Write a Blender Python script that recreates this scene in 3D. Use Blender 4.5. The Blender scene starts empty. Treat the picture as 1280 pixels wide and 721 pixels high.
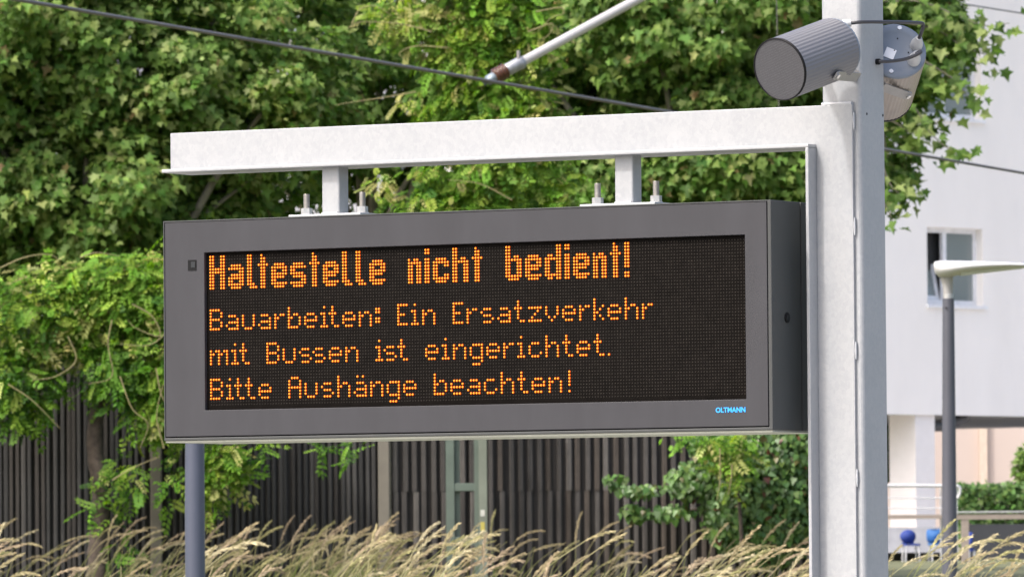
import bpy, bmesh, math, random
import numpy as np
from mathutils import Vector, Matrix, Quaternion

random.seed(7)
rng = np.random.default_rng(7)
scene = bpy.context.scene
COL = scene.collection
R = math.radians

# ------------------------------------------------------------------ camera
FPX = 9000.0                      # focal length in photo pixels (photo 1280 wide)
CAM_Z = 1.75
PITCH = math.atan((708.9 - 360.5) / FPX)
ROLL = R(-0.4425)
fwd = Vector((0, math.cos(PITCH), math.sin(PITCH)))
up0 = Vector((0, -math.sin(PITCH), math.cos(PITCH)))
rt0 = Vector((1, 0, 0))
CR = rt0 * math.cos(ROLL) + up0 * math.sin(ROLL)
CU = up0 * math.cos(ROLL) - rt0 * math.sin(ROLL)
CAM = Vector((0, 0, CAM_Z))
cam_d = bpy.data.cameras.new('camera')
cam_d.sensor_width = 36.0
cam_d.lens = FPX / 1280.0 * 36.0
cam_d.clip_start = 0.5
cam_d.clip_end = 3000
cam_d.dof.use_dof = True
cam_d.dof.focus_distance = 18.0
cam_d.dof.aperture_fstop = 28.0
cam = bpy.data.objects.new('camera', cam_d)
COL.objects.link(cam)
cam.matrix_world = Matrix.Translation(CAM) @ Matrix((CR, CU, -fwd)).transposed().to_4x4()
scene.camera = cam

# ------------------------------------------------------------------ light
SUN_AZ = R(55)                    # to the left of straight behind the camera
SUN_EL = R(52)
to_sun = Vector((-math.sin(SUN_AZ) * math.cos(SUN_EL), -math.cos(SUN_AZ) * math.cos(SUN_EL), math.sin(SUN_EL)))
world = bpy.data.worlds.new('World')
scene.world = world
world.use_nodes = True
wn = world.node_tree
for n in list(wn.nodes):
    wn.nodes.remove(n)
sky = wn.nodes.new('ShaderNodeTexSky')
sky.sky_type = 'NISHITA'
sky.sun_disc = False
sky.sun_elevation = SUN_EL
sky.sun_rotation = math.atan2(to_sun.x, to_sun.y) % (2 * math.pi)
sky.air_density = 1.0
sky.dust_density = 6.0
sky.ozone_density = 1.0
bg = wn.nodes.new('ShaderNodeBackground')
bg.inputs['Strength'].default_value = 0.15
wo = wn.nodes.new('ShaderNodeOutputWorld')
wn.links.new(sky.outputs[0], bg.inputs[0])
wn.links.new(bg.outputs[0], wo.inputs[0])
sun_d = bpy.data.lights.new('sun', 'SUN')
sun_d.energy = 1.45
sun_d.angle = R(3.0)
sun_d.color = (1.0, 0.98, 0.955)
sun = bpy.data.objects.new('sun', sun_d)
COL.objects.link(sun)
sun.rotation_euler = (-to_sun).to_track_quat('-Z', 'Y').to_euler()

scene.view_settings.view_transform = 'Standard'
scene.view_settings.look = 'None'
scene.view_settings.gamma = 1.0
scene.view_settings.use_curve_mapping = False
scene.view_settings.exposure = 1.15
scene.cycles.use_denoising = True
scene.cycles.max_bounces = 8
scene.cycles.transparent_max_bounces = 8


# ------------------------------------------------------------------ helpers
def ray(px, py):
    return (fwd + CR * ((px - 640.0) / FPX) + CU * ((360.5 - py) / FPX))


def at(px, py, Y):
    """world point seen at photo pixel (px,py), standing Y metres ahead"""
    d = ray(px, py)
    return CAM + d * (Y / d.y)


def put(o, parent=None, label=None, cat=None, group=None, kind=None):
    COL.objects.link(o)
    if parent is not None:
        o.parent = parent
    for k, v in (('label', label), ('category', cat), ('group', group), ('kind', kind)):
        if v:
            o[k] = v
    return o


def empty(name, loc, label, cat, rz=0.0, group=None):
    o = bpy.data.objects.new(name, None)
    o.location = loc
    o.rotation_euler = (0, 0, rz)
    o.empty_display_size = 0.2
    return put(o, None, label, cat, group)


class MB:
    """collects simple shapes into one mesh"""
    def __init__(self):
        self.v = []
        self.f = []
        self.smooth = []

    def add(self, verts, faces, smooth=False):
        b = len(self.v)
        self.v += [tuple(p) for p in verts]
        self.f += [tuple(b + i for i in f) for f in faces]
        self.smooth += [smooth] * len(faces)
        return self

    def box(self, lo, hi, M=None):
        x0, y0, z0 = lo
        x1, y1, z1 = hi
        vs = [Vector(p) for p in ((x0, y0, z0), (x1, y0, z0), (x1, y1, z0), (x0, y1, z0), (x0, y0, z1), (x1, y0, z1), (x1, y1, z1), (x0, y1, z1))]
        if M is not None:
            vs = [M @ p for p in vs]
        return self.add(vs, [(0, 3, 2, 1), (4, 5, 6, 7), (0, 1, 5, 4), (1, 2, 6, 5), (2, 3, 7, 6), (3, 0, 4, 7)])

    def tube(self, pts, rad, seg=8, caps=True, smooth=True):
        pts = [Vector(p) for p in pts]
        n = len(pts)
        if not isinstance(rad, (list, tuple)):
            rad = [rad] * n
        prev = None
        rings = []
        for i, p in enumerate(pts):
            t = (pts[min(i + 1, n - 1)] - pts[max(i - 1, 0)]).normalized()
            if prev is None:
                a = Vector((0, 0, 1)) if abs(t.z) < 0.9 else Vector((1, 0, 0))
                u = t.cross(a).normalized()
            else:
                u = (prev - t * prev.dot(t)).normalized()
            prev = u
            w = t.cross(u)
            rings.append([p + (u * math.cos(2 * math.pi * k / seg) + w * math.sin(2 * math.pi * k / seg)) * rad[i] for k in range(seg)])
        vs = [q for r in rings for q in r]
        fs = []
        for i in range(n - 1):
            for k in range(seg):
                k2 = (k + 1) % seg
                fs.append((i * seg + k, i * seg + k2, (i + 1) * seg + k2, (i + 1) * seg + k))
        self.add(vs, fs, smooth)
        if caps:
            self.add(rings[0], [tuple(range(seg))[::-1]])
            self.add(rings[-1], [tuple(range(seg))])
        return self

    def prism(self, poly, z0, z1):
        n = len(poly)
        vs = [(x, y, z0) for x, y in poly] + [(x, y, z1) for x, y in poly]
        fs = [tuple(range(n))[::-1], tuple(range(n, 2 * n))] + [(i, (i + 1) % n, n + (i + 1) % n, n + i) for i in range(n)]
        return self.add(vs, fs)

    def mesh(self, name, mat):
        me = bpy.data.meshes.new(name)
        me.from_pydata(self.v, [], self.f)
        me.polygons.foreach_set('use_smooth', self.smooth)
        me.update()
        if mat is not None:
            me.materials.append(mat)
        return me

    def build(self, name, mat, parent=None, bevel=0.0, **kw):
        o = bpy.data.objects.new(name, self.mesh(name, mat))
        if bevel:
            m = o.modifiers.new('bevel', 'BEVEL')
            m.width = bevel
            m.segments = 2
            m.limit_method = 'ANGLE'
            m.angle_limit = R(40)
        return put(o, parent, **kw)


def rounded(w, h, r, n=4, cx=0.0, cy=0.0):
    out = []
    for sx, sy, a0 in ((1, 1, 0), (-1, 1, 90), (-1, -1, 180), (1, -1, 270)):
        for k in range(n + 1):
            a = R(a0 + 90 * k / n)
            out.append((cx + sx * (w / 2 - r) + r * math.cos(a), cy + sy * (h / 2 - r) + r * math.sin(a)))
    return out


def smoothpath(pts, n=6):
    """Catmull-Rom through pts"""
    P = [Vector(p) for p in pts]
    P = [P[0] * 2 - P[1]] + P + [P[-1] * 2 - P[-2]]
    out = []
    for i in range(1, len(P) - 2):
        for k in range(n):
            t = k / n
            a, b, c, d = P[i - 1], P[i], P[i + 1], P[i + 2]
            out.append(0.5 * ((2 * b) + (c - a) * t + (2 * a - 5 * b + 4 * c - d) * t * t + (3 * b - a - 3 * c + d) * t ** 3))
    out.append(P[-2])
    return out


# ------------------------------------------------------------------ materials
def newmat(name):
    m = bpy.data.materials.new(name)
    m.use_nodes = True
    nt = m.node_tree
    b = nt.nodes['Principled BSDF']
    return m, nt, b


def N(nt, t, **kw):
    n = nt.nodes.new(t)
    for k, v in kw.items():
        if k in n.inputs:
            n.inputs[k].default_value = v
        else:
            setattr(n, k, v)
    return n


def paint(name, col, rough=0.5, metal=0.0, var=0.12, scale=6.0, bump=0.0, bscale=300.0, streak=None, spec=0.5):
    """plain paint/plastic/metal with slight noise in tone and gloss"""
    m, nt, b = newmat(name)
    tc = N(nt, 'ShaderNodeTexCoord')
    mp = N(nt, 'ShaderNodeMapping')
    if streak:
        mp.inputs['Scale'].default_value = streak
    nt.links.new(tc.outputs['Object'], mp.inputs[0])
    nz = N(nt, 'ShaderNodeTexNoise', Scale=scale, Detail=6.0, Roughness=0.6)
    nt.links.new(mp.outputs[0], nz.inputs[0])
    rp = N(nt, 'ShaderNodeValToRGB')
    c = Vector(col)
    rp.color_ramp.elements[0].position = 0.3
    rp.color_ramp.elements[1].position = 0.7
    rp.color_ramp.elements[0].color = (*(c * (1 - var)), 1)
    rp.color_ramp.elements[1].color = (*(c * (1 + var)), 1)
    nt.links.new(nz.outputs[0], rp.inputs[0])
    nt.links.new(rp.outputs[0], b.inputs['Base Color'])
    b.inputs['Roughness'].default_value = rough
    b.inputs['Metallic'].default_value = metal
    b.inputs['Specular IOR Level'].default_value = spec
    if bump:
        nb = N(nt, 'ShaderNodeTexNoise', Scale=bscale, Detail=3.0)
        nt.links.new(tc.outputs['Object'], nb.inputs[0])
        bp = N(nt, 'ShaderNodeBump', Strength=bump, Distance=0.01)
        nt.links.new(nb.outputs[0], bp.inputs['Height'])
        nt.links.new(bp.outputs[0], b.inputs['Normal'])
    return m


def galvanised(name, base=0.375, metal=0.25):
    m, nt, b = newmat(name)
    tc = N(nt, 'ShaderNodeTexCoord')
    vo = N(nt, 'ShaderNodeTexVoronoi', Scale=120.0)
    mp = N(nt, 'ShaderNodeMapping')
    mp.inputs['Scale'].default_value = (1, 1, 0.8)
    nt.links.new(tc.outputs['Object'], mp.inputs[0])
    nt.links.new(mp.outputs[0], vo.inputs[0])
    nz = N(nt, 'ShaderNodeTexNoise', Scale=9.0, Detail=8.0, Roughness=0.65)
    nt.links.new(mp.outputs[0], nz.inputs[0])
    n2 = N(nt, 'ShaderNodeTexNoise', Scale=260.0, Detail=2.0)
    nt.links.new(tc.outputs['Object'], n2.inputs[0])
    mx = N(nt, 'ShaderNodeMix', data_type='FLOAT')
    mx.inputs[0].default_value = 0.45
    nt.links.new(nz.outputs[0], mx.inputs[2])
    sep = N(nt, 'ShaderNodeSeparateColor')
    nt.links.new(vo.outputs['Color'], sep.inputs[0])
    nt.links.new(sep.outputs[0], mx.inputs[3])
    m2 = N(nt, 'ShaderNodeMix', data_type='FLOAT')
    m2.inputs[0].default_value = 0.38
    nt.links.new(mx.outputs[0], m2.inputs[2])
    nt.links.new(n2.outputs[0], m2.inputs[3])
    rp = N(nt, 'ShaderNodeValToRGB')
    rp.color_ramp.elements[0].position = 0.25
    rp.color_ramp.elements[1].position = 0.75
    rp.color_ramp.elements[0].color = (base * .86, base * .895, base * .95, 1)
    rp.color_ramp.elements[1].color = (base * 1.05, base * 1.07, base * 1.10, 1)
    nt.links.new(m2.outputs[0], rp.inputs[0])
    nt.links.new(rp.outputs[0], b.inputs['Base Color'])
    b.inputs['Metallic'].default_value = metal
    rr = N(nt, 'ShaderNodeMapRange')
    rr.inputs[3].default_value = 0.38
    rr.inputs[4].default_value = 0.6
    nt.links.new(mx.outputs[0], rr.inputs[0])
    nt.links.new(rr.outputs[0], b.inputs['Roughness'])
    bp = N(nt, 'ShaderNodeBump', Strength=0.12, Distance=0.004)
    nt.links.new(nz.outputs[0], bp.inputs['Height'])
    nt.links.new(bp.outputs[0], b.inputs['Normal'])
    return m


def leafmat(name, trans=0.35, rough=0.5, spec=0.35):
    m, nt, b = newmat(name)
    at_ = N(nt, 'ShaderNodeAttribute', attribute_name='Col')
    nt.links.new(at_.outputs['Color'], b.inputs['Base Color'])
    b.inputs['Roughness'].default_value = rough
    b.inputs['Specular IOR Level'].default_value = spec
    tr = N(nt, 'ShaderNodeBsdfTranslucent')
    hs = N(nt, 'ShaderNodeHueSaturation', Hue=0.495, Saturation=1.15, Value=1.25)
    nt.links.new(at_.outputs['Color'], hs.inputs['Color'])
    nt.links.new(hs.outputs[0], tr.inputs[0])
    mx = N(nt, 'ShaderNodeMixShader')
    mx.inputs[0].default_value = trans
    nt.links.new(b.outputs[0], mx.inputs[1])
    nt.links.new(tr.outputs[0], mx.inputs[2])
    nt.links.new(mx.outputs[0], nt.nodes['Material Output'].inputs[0])
    return m


def emitter(name, col, strength):
    m, nt, b = newmat(name)
    b.inputs['Base Color'].default_value = (*[c * .3 for c in col], 1)
    b.inputs['Emission Color'].default_value = (*col, 1)
    b.inputs['Emission Strength'].default_value = strength
    return m


M_galv = galvanised('galvanised_steel')
M_galv_plate = galvanised('galvanised_plate', 0.47, 0.3)
M_anth = paint('anthracite_powder_coat', (.034, .034, .0395), 0.55, 0.0, 0.10, 5.0, 0.04, 900.0, streak=(3, 3, .8), spec=.4)
M_anth_rear = paint('anthracite_powder_coat_side', (.05, .053, .053), 0.55, 0.0, 0.06, 4.0, 0.04, 900.0, spec=.4)
M_alu = paint('bare_aluminium', (.36, .37, .33), 0.35, 0.6, 0.08)
M_seam = paint('rubber_seal', (.012, .012, .013), 0.8)
M_board = paint('matt_black_circuit_face', (.006, .005, .0044), 0.95, 0, 0.2, 30, spec=.06)
M_led_off = paint('unlit_led_lens', (.022, .019, .016), 0.7, 0, 0.3, 60, spec=.12)
M_led_core = emitter('lit_led_amber', (1.0, .325, .009), 1.0)
M_led_rim = emitter('lit_led_rim', (1.0, .11, .002), 0.34)
M_blue_print = paint('blue_print', (.03, .36, .95), 0.5, 0, 0.05)
M_dark_plastic = paint('dark_plastic', (.006, .006, .007), 0.5, spec=.2)
M_sensor = paint('sensor_window', (.03, .033, .036), 0.4, spec=.2)
M_bolt = paint('zinc_bolt', (.33, .31, .29), 0.4, 0.6, 0.2, 60)
M_nut = paint('zinc_nut', (.5, .5, .5), 0.38, 0.5, 0.15, 60)


# ================================================================== setting: ground and platform
M_ground = paint('dry_grass_soil', (.105, .11, .05), 0.95, 0, 0.35, 1.2, 0.4, 20)
M_paving = paint('concrete_paving', (.33, .32, .30), 0.85, 0, 0.12, 2.5, 0.2, 60)
prof = [(-300, -.02), (27.5, -.02), (28.3, .25), (31.0, .92), (36, 1.05), (52, 1.4), (80, 1.72), (94, 1.84), (140, 1.9), (1500, 2.4)]
g = MB()
xs = [-900, -60, -25, -12, -6, 0, 6, 12, 25, 60, 900]
for y, z in prof:
    for x in xs:
        g.v.append((x, y, z + (0 if abs(x) > 30 or y < 28 else .05 * math.sin(x * 1.7 + y))))
nx = len(xs)
for j in range(len(prof) - 1):
    for i in range(nx - 1):
        g.f.append((j * nx + i, j * nx + i + 1, (j + 1) * nx + i + 1, (j + 1) * nx + i))
        g.smooth.append(False)
g.build('ground', M_ground, None, label='dry grassy ground rising behind the tram stop', kind='structure')


def ground_z(y):
    for (a, za), (b, zb) in zip(prof, prof[1:]):
        if a <= y <= b:
            return za + (zb - za) * (y - a) / (b - a)
    return prof[-1][1]


M_bounce = paint('pale_bounce_paving', (.40, .38, .36), 0.85, 0, 0.1, 1.5, 0.2, 40)  # added paving, pale so that it bounces sunlight onto facade and soffit
fcx = at(1095, 700, 78).x
fcm = MB()
for y_ in (92, 100, 140, 190):
    fcm.v += [(fcx - (2.5 if y_ > 100 else 0), y_, ground_z(y_) + .08), (fcx + 45, y_, ground_z(y_) + .08)]
for j in range(3):
    fcm.f.append((2 * j, 2 * j + 1, 2 * j + 3, 2 * j + 2)); fcm.smooth.append(False)
fcm.build('bounce_sheet', M_bounce, None, label='added pale ground sheet that bounces light onto the white building', kind='structure')
pf = MB().box((-14, -6, -.15), (14, 24, 0.0))
pf.build('platform', M_paving, None, label='pale concrete tram stop platform', kind='structure')

# ================================================================== gantry frame of reference (display face)
TH = R(29.40)
LED0 = Vector((-0.7715, 18.272, 2.3937 + CAM_Z - 1.6))      # centre of the first LED, on the display's face
PIT = 0.008
M_loc = Matrix.Translation(LED0) @ Matrix.Rotation(-TH, 4, 'Z')
M_inv = M_loc.inverted()


def ls(px, py, d):
    """local (s, z) on the plane at depth d behind the display's face"""
    o = M_inv @ CAM
    r = (M_inv.to_3x3() @ ray(px, py))
    t = (d - o.y) / r.y
    p = o + r * t
    return p.x, p.z


W0, W1 = -0.1343, 191 * PIT + 0.0815
Z1, Z0 = 0.0941, -(47 * PIT + 0.0919)

# ---- departure display
disp = empty('information_display', LED0, 'anthracite passenger information display with amber dot-matrix German text', 'display', -TH)
RIM = 0.010
GAP = 0.003
DEP1 = 0.155
# housing shell: outer rim and side walls, open at the front


def frame_ring(mb, ox0, ox1, oz0, oz1, ix0, ix1, iz0, iz1, y0, y1):
    o = [(ox0, oz0), (ox1, oz0), (ox1, oz1), (ox0, oz1)]
    i = [(ix0, iz0), (ix1, iz0), (ix1, iz1), (ix0, iz1)]
    vs = [(x, y0, z) for x, z in o] + [(x, y0, z) for x, z in i] + [(x, y1, z) for x, z in o] + [(x, y1, z) for x, z in i]
    fs = []
    for k in range(4):
        k2 = (k + 1) % 4
        fs.append((k, k2, 4 + k2, 4 + k))
        fs.append((8 + k, 12 + k, 12 + k2, 8 + k2))
        fs.append((k, 8 + k, 8 + k2, k2))
        fs.append((4 + k, 4 + k2, 12 + k2, 12 + k))
    mb.add(vs, fs)
    return mb


frame_ring(MB(), W0, W1, Z0 + .003, Z1, W0 + .0034, W1 - RIM, Z0 + RIM, Z1 - .0034, 0.0, DEP1).build('front_housing', M_anth_rear, disp, bevel=0.0015)
MB().box((W0 + .004, .06, Z0 + RIM), (W1 - RIM, DEP1 - .004, Z1 - .004)).build('inner_core', M_seam, disp)
MB().box((W0 + .002, 0.004, Z0 - .002), (W1 - .002, 0.298, Z0 + .0025)).build('bottom_plate', M_alu, disp)
MB().box((W0 + .006, DEP1 + .0005, Z0 + .006), (W1 - .006, DEP1 + .0055, Z1 - .006)).build('seal', M_seam, disp)
MB().box((W0, DEP1 + .006, Z0 + .003), (W1, .30, Z1)).build('rear_housing', M_anth_rear, disp, bevel=0.0015)
SX0, SX1, SZ1, SZ0 = -.0125, 191 * PIT + .0085, .0112, -(47 * PIT) - .0132
D0, D1, DZ0, DZ1 = W0 + .004, W1 - RIM - GAP, Z0 + RIM + GAP, Z1 - .004
door = frame_ring(MB(), D0, D1, DZ0, DZ1, SX0, SX1, SZ0, SZ1, .0015, .02).build('door', M_anth, disp, bevel=0.0012)
scr = MB().box((SX0, .0125, SZ0), (SX1, .0185, SZ1)).build('screen', M_board, disp)
# light sensor
sx, sz = ls(240, 331.5, 0)
MB().box((sx - .0125, .0003, sz - .0135), (sx + .0125, .004, sz + .0135)).build('light_sensor', M_dark_plastic, disp)
MB().box((sx - .003, -.0006, sz - .006), (sx + .009, .002, sz + .009)).build('sensor_lens', M_sensor, disp)
# lock on the right side
_o = M_inv @ CAM
_r = M_inv.to_3x3() @ ray(983.5, 397)
_p = _o + _r * ((W1 - _o.x) / _r.x)
lk = MB()
for k in range(1):
    lk.tube([(W1 - .004, _p.y, _p.z), (W1 + .003, _p.y, _p.z)], .0125, 16)
lko = lk.build('lock', M_dark_plastic, disp)
for k in range(3):
    MB().box((W1 + .003, _p.y - .0055 + k * .0045, _p.z - .006), (W1 + .0042, _p.y - .0035 + k * .0045, _p.z + .006)).build('lock_slot', M_sensor, lko)
# maker's lettering
fc = bpy.data.curves.new('maker_lettering', 'FONT')
fc.body = 'OLTMANN'
fc.size = .0165
fc.offset = .0005
fc.extrude = .0003
fc.space_character = 1.02
fc.materials.append(M_blue_print)
fo = bpy.data.objects.new('maker_lettering', fc)
put(fo, disp)
lx0, lz0 = ls(894.5, 515.3, 0)
lx1, _ = ls(931.5, 514.5, 0)
fo.location = (lx0, .0008, lz0)
fo.rotation_euler = (R(90), 0, 0)
bpy.context.view_layer.update()
wd = fo.dimensions.x
lm = bpy.data.meshes.new_from_object(fo.evaluated_get(bpy.context.evaluated_depsgraph_get()))
lm.transform(Matrix.Diagonal(((lx1 - lx0) / max(wd, 1e-4), 1.02, 1, 1)))
lo = bpy.data.objects.new('lettering', lm)
put(lo, disp, label='bright blue maker name lettering')
lo.location, lo.rotation_euler = fo.location, fo.rotation_euler
bpy.data.objects.remove(fo)

# dot-matrix text, transcribed dot by dot
BOLD = {
    'H': '110011 110011 110011 110011 111111 111111 110011 110011 110011 110011 110011',
    'a': '000000 000000 000000 011110 111111 000011 011111 111111 110011 111111 011110',
    'l': '1100 1100 1100 1100 1100 1100 1100 1100 1100 1110 0111',
    't': '0100 0110 0110 1111 0110 0110 0110 0110 0110 0110 0110',
    'e': '000000 000000 000000 011110 111111 110011 111111 111110 110000 111111 011110',
    's': '000000 000000 000000 011110 111111 110000 111110 011111 000011 111111 011110',
    'n': '00000 00000 00000 10110 11111 11011 11011 11011 11011 11011 11011',
    'i': '11 11 00 11 11 11 11 11 11 11 11',
    'c': '000000 000000 000000 011110 111111 110011 110000 110000 110011 111111 011110',
    'h': '110000 110000 110000 110110 111111 110011 110011 110011 110011 110011 110011',
    'b': '110000 110000 110000 110110 111111 110011 110011 110011 110011 111111 011110',
    'd': '000011 000011 000011 011011 111111 110011 110011 110011 110011 111111 011011',
    '!': '11 11 11 11 11 11 11 11 00 11 11',
}
THIN = {
    'B': '11110 10001 10001 11110 10001 10001 11110',
    'a': '00000 00000 01110 00001 01111 10001 01111',
    'ä': '01010 00000 01110 00001 01111 10001 01111',
    'u': '00000 00000 10001 10001 10001 10001 01110',
    'r': '0000 0000 1011 1100 1000 1000 1000',
    'b': '10000 10000 10110 11001 10001 10001 11110',
    'e': '00000 00000 01110 10001 11111 10000 01110',
    'i': '010 000 110 010 010 010 111',
    't': '0100 0100 1110 0100 0100 0100 0011',
    'n': '00000 00000 10110 11001 10001 10001 10001',
    ':': '00 11 11 00 11 11 00',
    'E': '1111 1000 1000 1110 1000 1000 1111',
    's': '00000 00000 01110 10000 01110 00001 01110',
    'z': '00000 00000 11111 00010 00100 01000 11111',
    'v': '00000 00000 10001 10001 10001 01010 00100',
    'k': '1000 1000 1001 1010 1100 1010 1001',
    'h': '10000 10000 10110 11001 10001 10001 10001',
    'm': '0000000 0000000 1011011 1101101 1001001 1001001 1001001',
    'g': '00000 00000 01111 10001 10001 10001 01111 00001 01110',
    'c': '00000 00000 01110 10000 10000 10001 01110',
    '.': '0 0 0 0 0 0 1',
    'A': '01110 10001 10001 11111 10001 10001 10001',
    '!': '1 1 1 1 1 0 1',
}
LINES = [
    (BOLD, 0, 'Haltestellenichtbedient!', [0, 7, 14, 18, 23, 30, 37, 42, 49, 54, 59, 73, 79, 82, 89, 96, 108, 115, 122, 129, 132, 139, 145, 150]),
    (THIN, 17, 'Bauarbeiten:EinErsatzverkehr', [0, 6, 12, 18, 24, 29, 35, 41, 44, 49, 55, 61, 69, 74, 78, 89, 94, 99, 105, 111, 116, 122, 128, 134, 139, 144, 150, 156]),
    (THIN, 28, 'mitBussenisteingerichtet.', [0, 8, 11, 21, 27, 33, 38, 44, 50, 61, 64, 69, 79, 85, 89, 95, 101, 107, 112, 116, 122, 128, 133, 139, 144]),
    (THIN, 39, 'BitteAushängebeachten!', [0, 6, 9, 13, 18, 29, 35, 41, 47, 53, 59, 65, 71, 82, 88, 94, 100, 106, 112, 117, 123, 130]),
]
lit = set()
for font, row0, txt, starts in LINES:
    assert len(txt) == len(starts), txt
    for ch, c0 in zip(txt, starts):
        for r_, bits in enumerate(font[ch].split()):
            for c_, b_ in enumerate(bits):
                if b_ == '1':
                    lit.add((c0 + c_, row0 + r_))
core, rimm, off = MB(), MB(), MB()
YB = .0125
for c_ in range(192):
    for r_ in range(48):
        x, z = c_ * PIT, -r_ * PIT
        if (c_, r_) in lit:
            n = 8
            o = [(x + .0033 * math.cos(2 * math.pi * k / n), YB - .0006, z + .0033 * math.sin(2 * math.pi * k / n)) for k in range(n)]
            i_ = [(x + .0021 * math.cos(2 * math.pi * k / n), YB - .0026, z + .0021 * math.sin(2 * math.pi * k / n)) for k in range(n)]
            rimm.add(o + i_, [(k, (k + 1) % n, n + (k + 1) % n, n + k) for k in range(n)], True)
            core.add(i_ + [(x, YB - .0034, z)], [(k, (k + 1) % n, n) for k in range(n)], True)
        else:
            n = 5
            o = [(x + .0021 * math.cos(2 * math.pi * k / n), YB - .0004, z + .0021 * math.sin(2 * math.pi * k / n)) for k in range(n)]
            off.add(o + [(x, YB - .002, z)], [(k, (k + 1) % n, n) for k in range(n)], True)
off.build('unlit_lamps', M_led_off, scr, kind='stuff')
rimm.build('lit_lamp_rims', M_led_rim, scr, kind='stuff')
core.build('lit_lamps', M_led_core, scr, kind='stuff', label='amber lit dots spelling the four lines of text')

# ---- galvanised gantry
base = M_loc @ Vector((1.70, .2, 0)); base.z = 0.0
gan = empty('steel_gantry', base, 'galvanised steel gantry, square mast with arm carrying the display', 'gantry', -TH)
T_ = M_loc.inverted() @ Matrix.Translation(base) @ Matrix.Rotation(-TH, 4, 'Z')
OFF = T_.to_translation()           # gantry origin in display-local coordinates


def L(mb):
    """move a mesh builder from display-local to gantry-local coordinates"""
    mb.v = [(x - OFF.x, y - OFF.y, z - OFF.z) for x, y, z in mb.v]
    return mb


DW = .150                            # front of the web plates
DT = .159                            # front of the square mast
s_tr, _ = ls(1078.5, 400, DT)        # right front corner of mast
s_tl = ls(1026, 60, DT)[0]
TW = s_tr - s_tl
GZ = OFF.z
TD = TW + .028
mast = MB().prism(rounded(TW, TD, .012, 4, (s_tl + s_tr) / 2, DT + TD / 2), GZ + .02, GZ + 4.3)
L(mast).build('mast', M_galv, gan)
L(MB().box((s_tl - .09, DT - .09, GZ + .0), (s_tr + .09, DT + TW + .09, GZ + .02))).build('base_plate', M_galv_plate, gan)
for ax, ay in ((-.065, -.065), (.065, -.065), (-.065, .065), (.065, .065)):
    cx_, cy_ = (s_tl if ax < 0 else s_tr) + ax, (DT if ay < 0 else DT + TW) + ay
    ab = L(MB().tube([(cx_, cy_, GZ + .02), (cx_, cy_, GZ + .075)], .01, 10)).build('anchor_bolt', M_bolt, gan)
    L(MB().tube([(cx_, cy_, GZ + .02), (cx_, cy_, GZ + .038)], .018, 6, smooth=False)).build('nut', M_nut, ab)
# arm: web plate and flange
zt = .5 * (ls(213, 165.5, DW)[1] + ls(1025, 133.5, DW)[1])
zb = .5 * (ls(213, 211.5, DW)[1] + ls(1008, 182.5, DW)[1])
s_al = ls(213, 190, DW)[0]
s_cl = ls(1009, 430, DW - .04)[0]          # left face of the upright flange
s_wr = ls(1068, 430, DW)[0]
FT = .009
# one L-shaped web plate: arm + upright
poly = [(s_al, zb), (s_al, zt), (s_wr, zt), (s_wr, GZ + .35), (s_cl + FT, GZ + .35), (s_cl + FT, zb)]
w = MB()
vs = [(x, DW, z) for x, z in poly] + [(x, DW + .0085, z) for x, z in poly]
w.add(vs, [(0, 5, 2, 1), (5, 4, 3, 2), (6, 7, 8, 11), (11, 8, 9, 10)] + [(k, (k + 1) % 6, 6 + (k + 1) % 6, 6 + k) for k in range(6)])
bm_fix = L(w).build('web_plate', M_galv, gan, bevel=.0012)
L(MB().box((s_al - .001, DW - .042, zb - FT), (s_cl + FT, DW + .10, zb - .0002))).build('arm_flange', M_galv, gan, bevel=.002)
L(MB().box((s_cl, DW - .042, GZ + .35), (s_cl + FT, DW + .085, zb - FT - .0002))).build('upright_flange', M_galv, gan, bevel=.002)
# stitch welds along the right edge of the web plate, and the weld at its top
M_weld = galvanised('weld_bead', 0.45, 0.2)
for py in (100 + 50, 268, 282, 437, 596, 755, 915):
    a = ls(1068, py - 10, DW)
    if py == 268:
        continue
    b_ = ls(1068, py + 12, DW)
    L(MB().tube([(s_wr + .002, DW + .004, a[1]), (s_wr + .002, DW + .003, (a[1] + b_[1]) / 2), (s_wr + .002, DW + .004, b_[1])], [.002, .0036, .002], 8)).build('stitch_weld', M_weld, gan)
L(MB().tube([(s_tl + .004 + k * (s_wr - s_tl - .006) / 12, DW + .004 + .0008 * (k % 2), zt + .002) for k in range(13)], [.005 + .0012 * random.random() for k in range(13)], 8)).build('top_weld', M_weld, gan)
# cable holes in mast
for px, py, dx in ((1083.5, 142.5, 0), (1103.5, 144.5, 0)):
    _r = M_inv.to_3x3() @ ray(px, py)
    _p = _o + _r * ((s_tr - _o.x) / _r.x)
    L(MB().tube([(s_tr - .003, _p.y, _p.z), (s_tr + .0006, _p.y, _p.z)], .0035, 8)).build('drill_hole', M_seam, gan)

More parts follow.
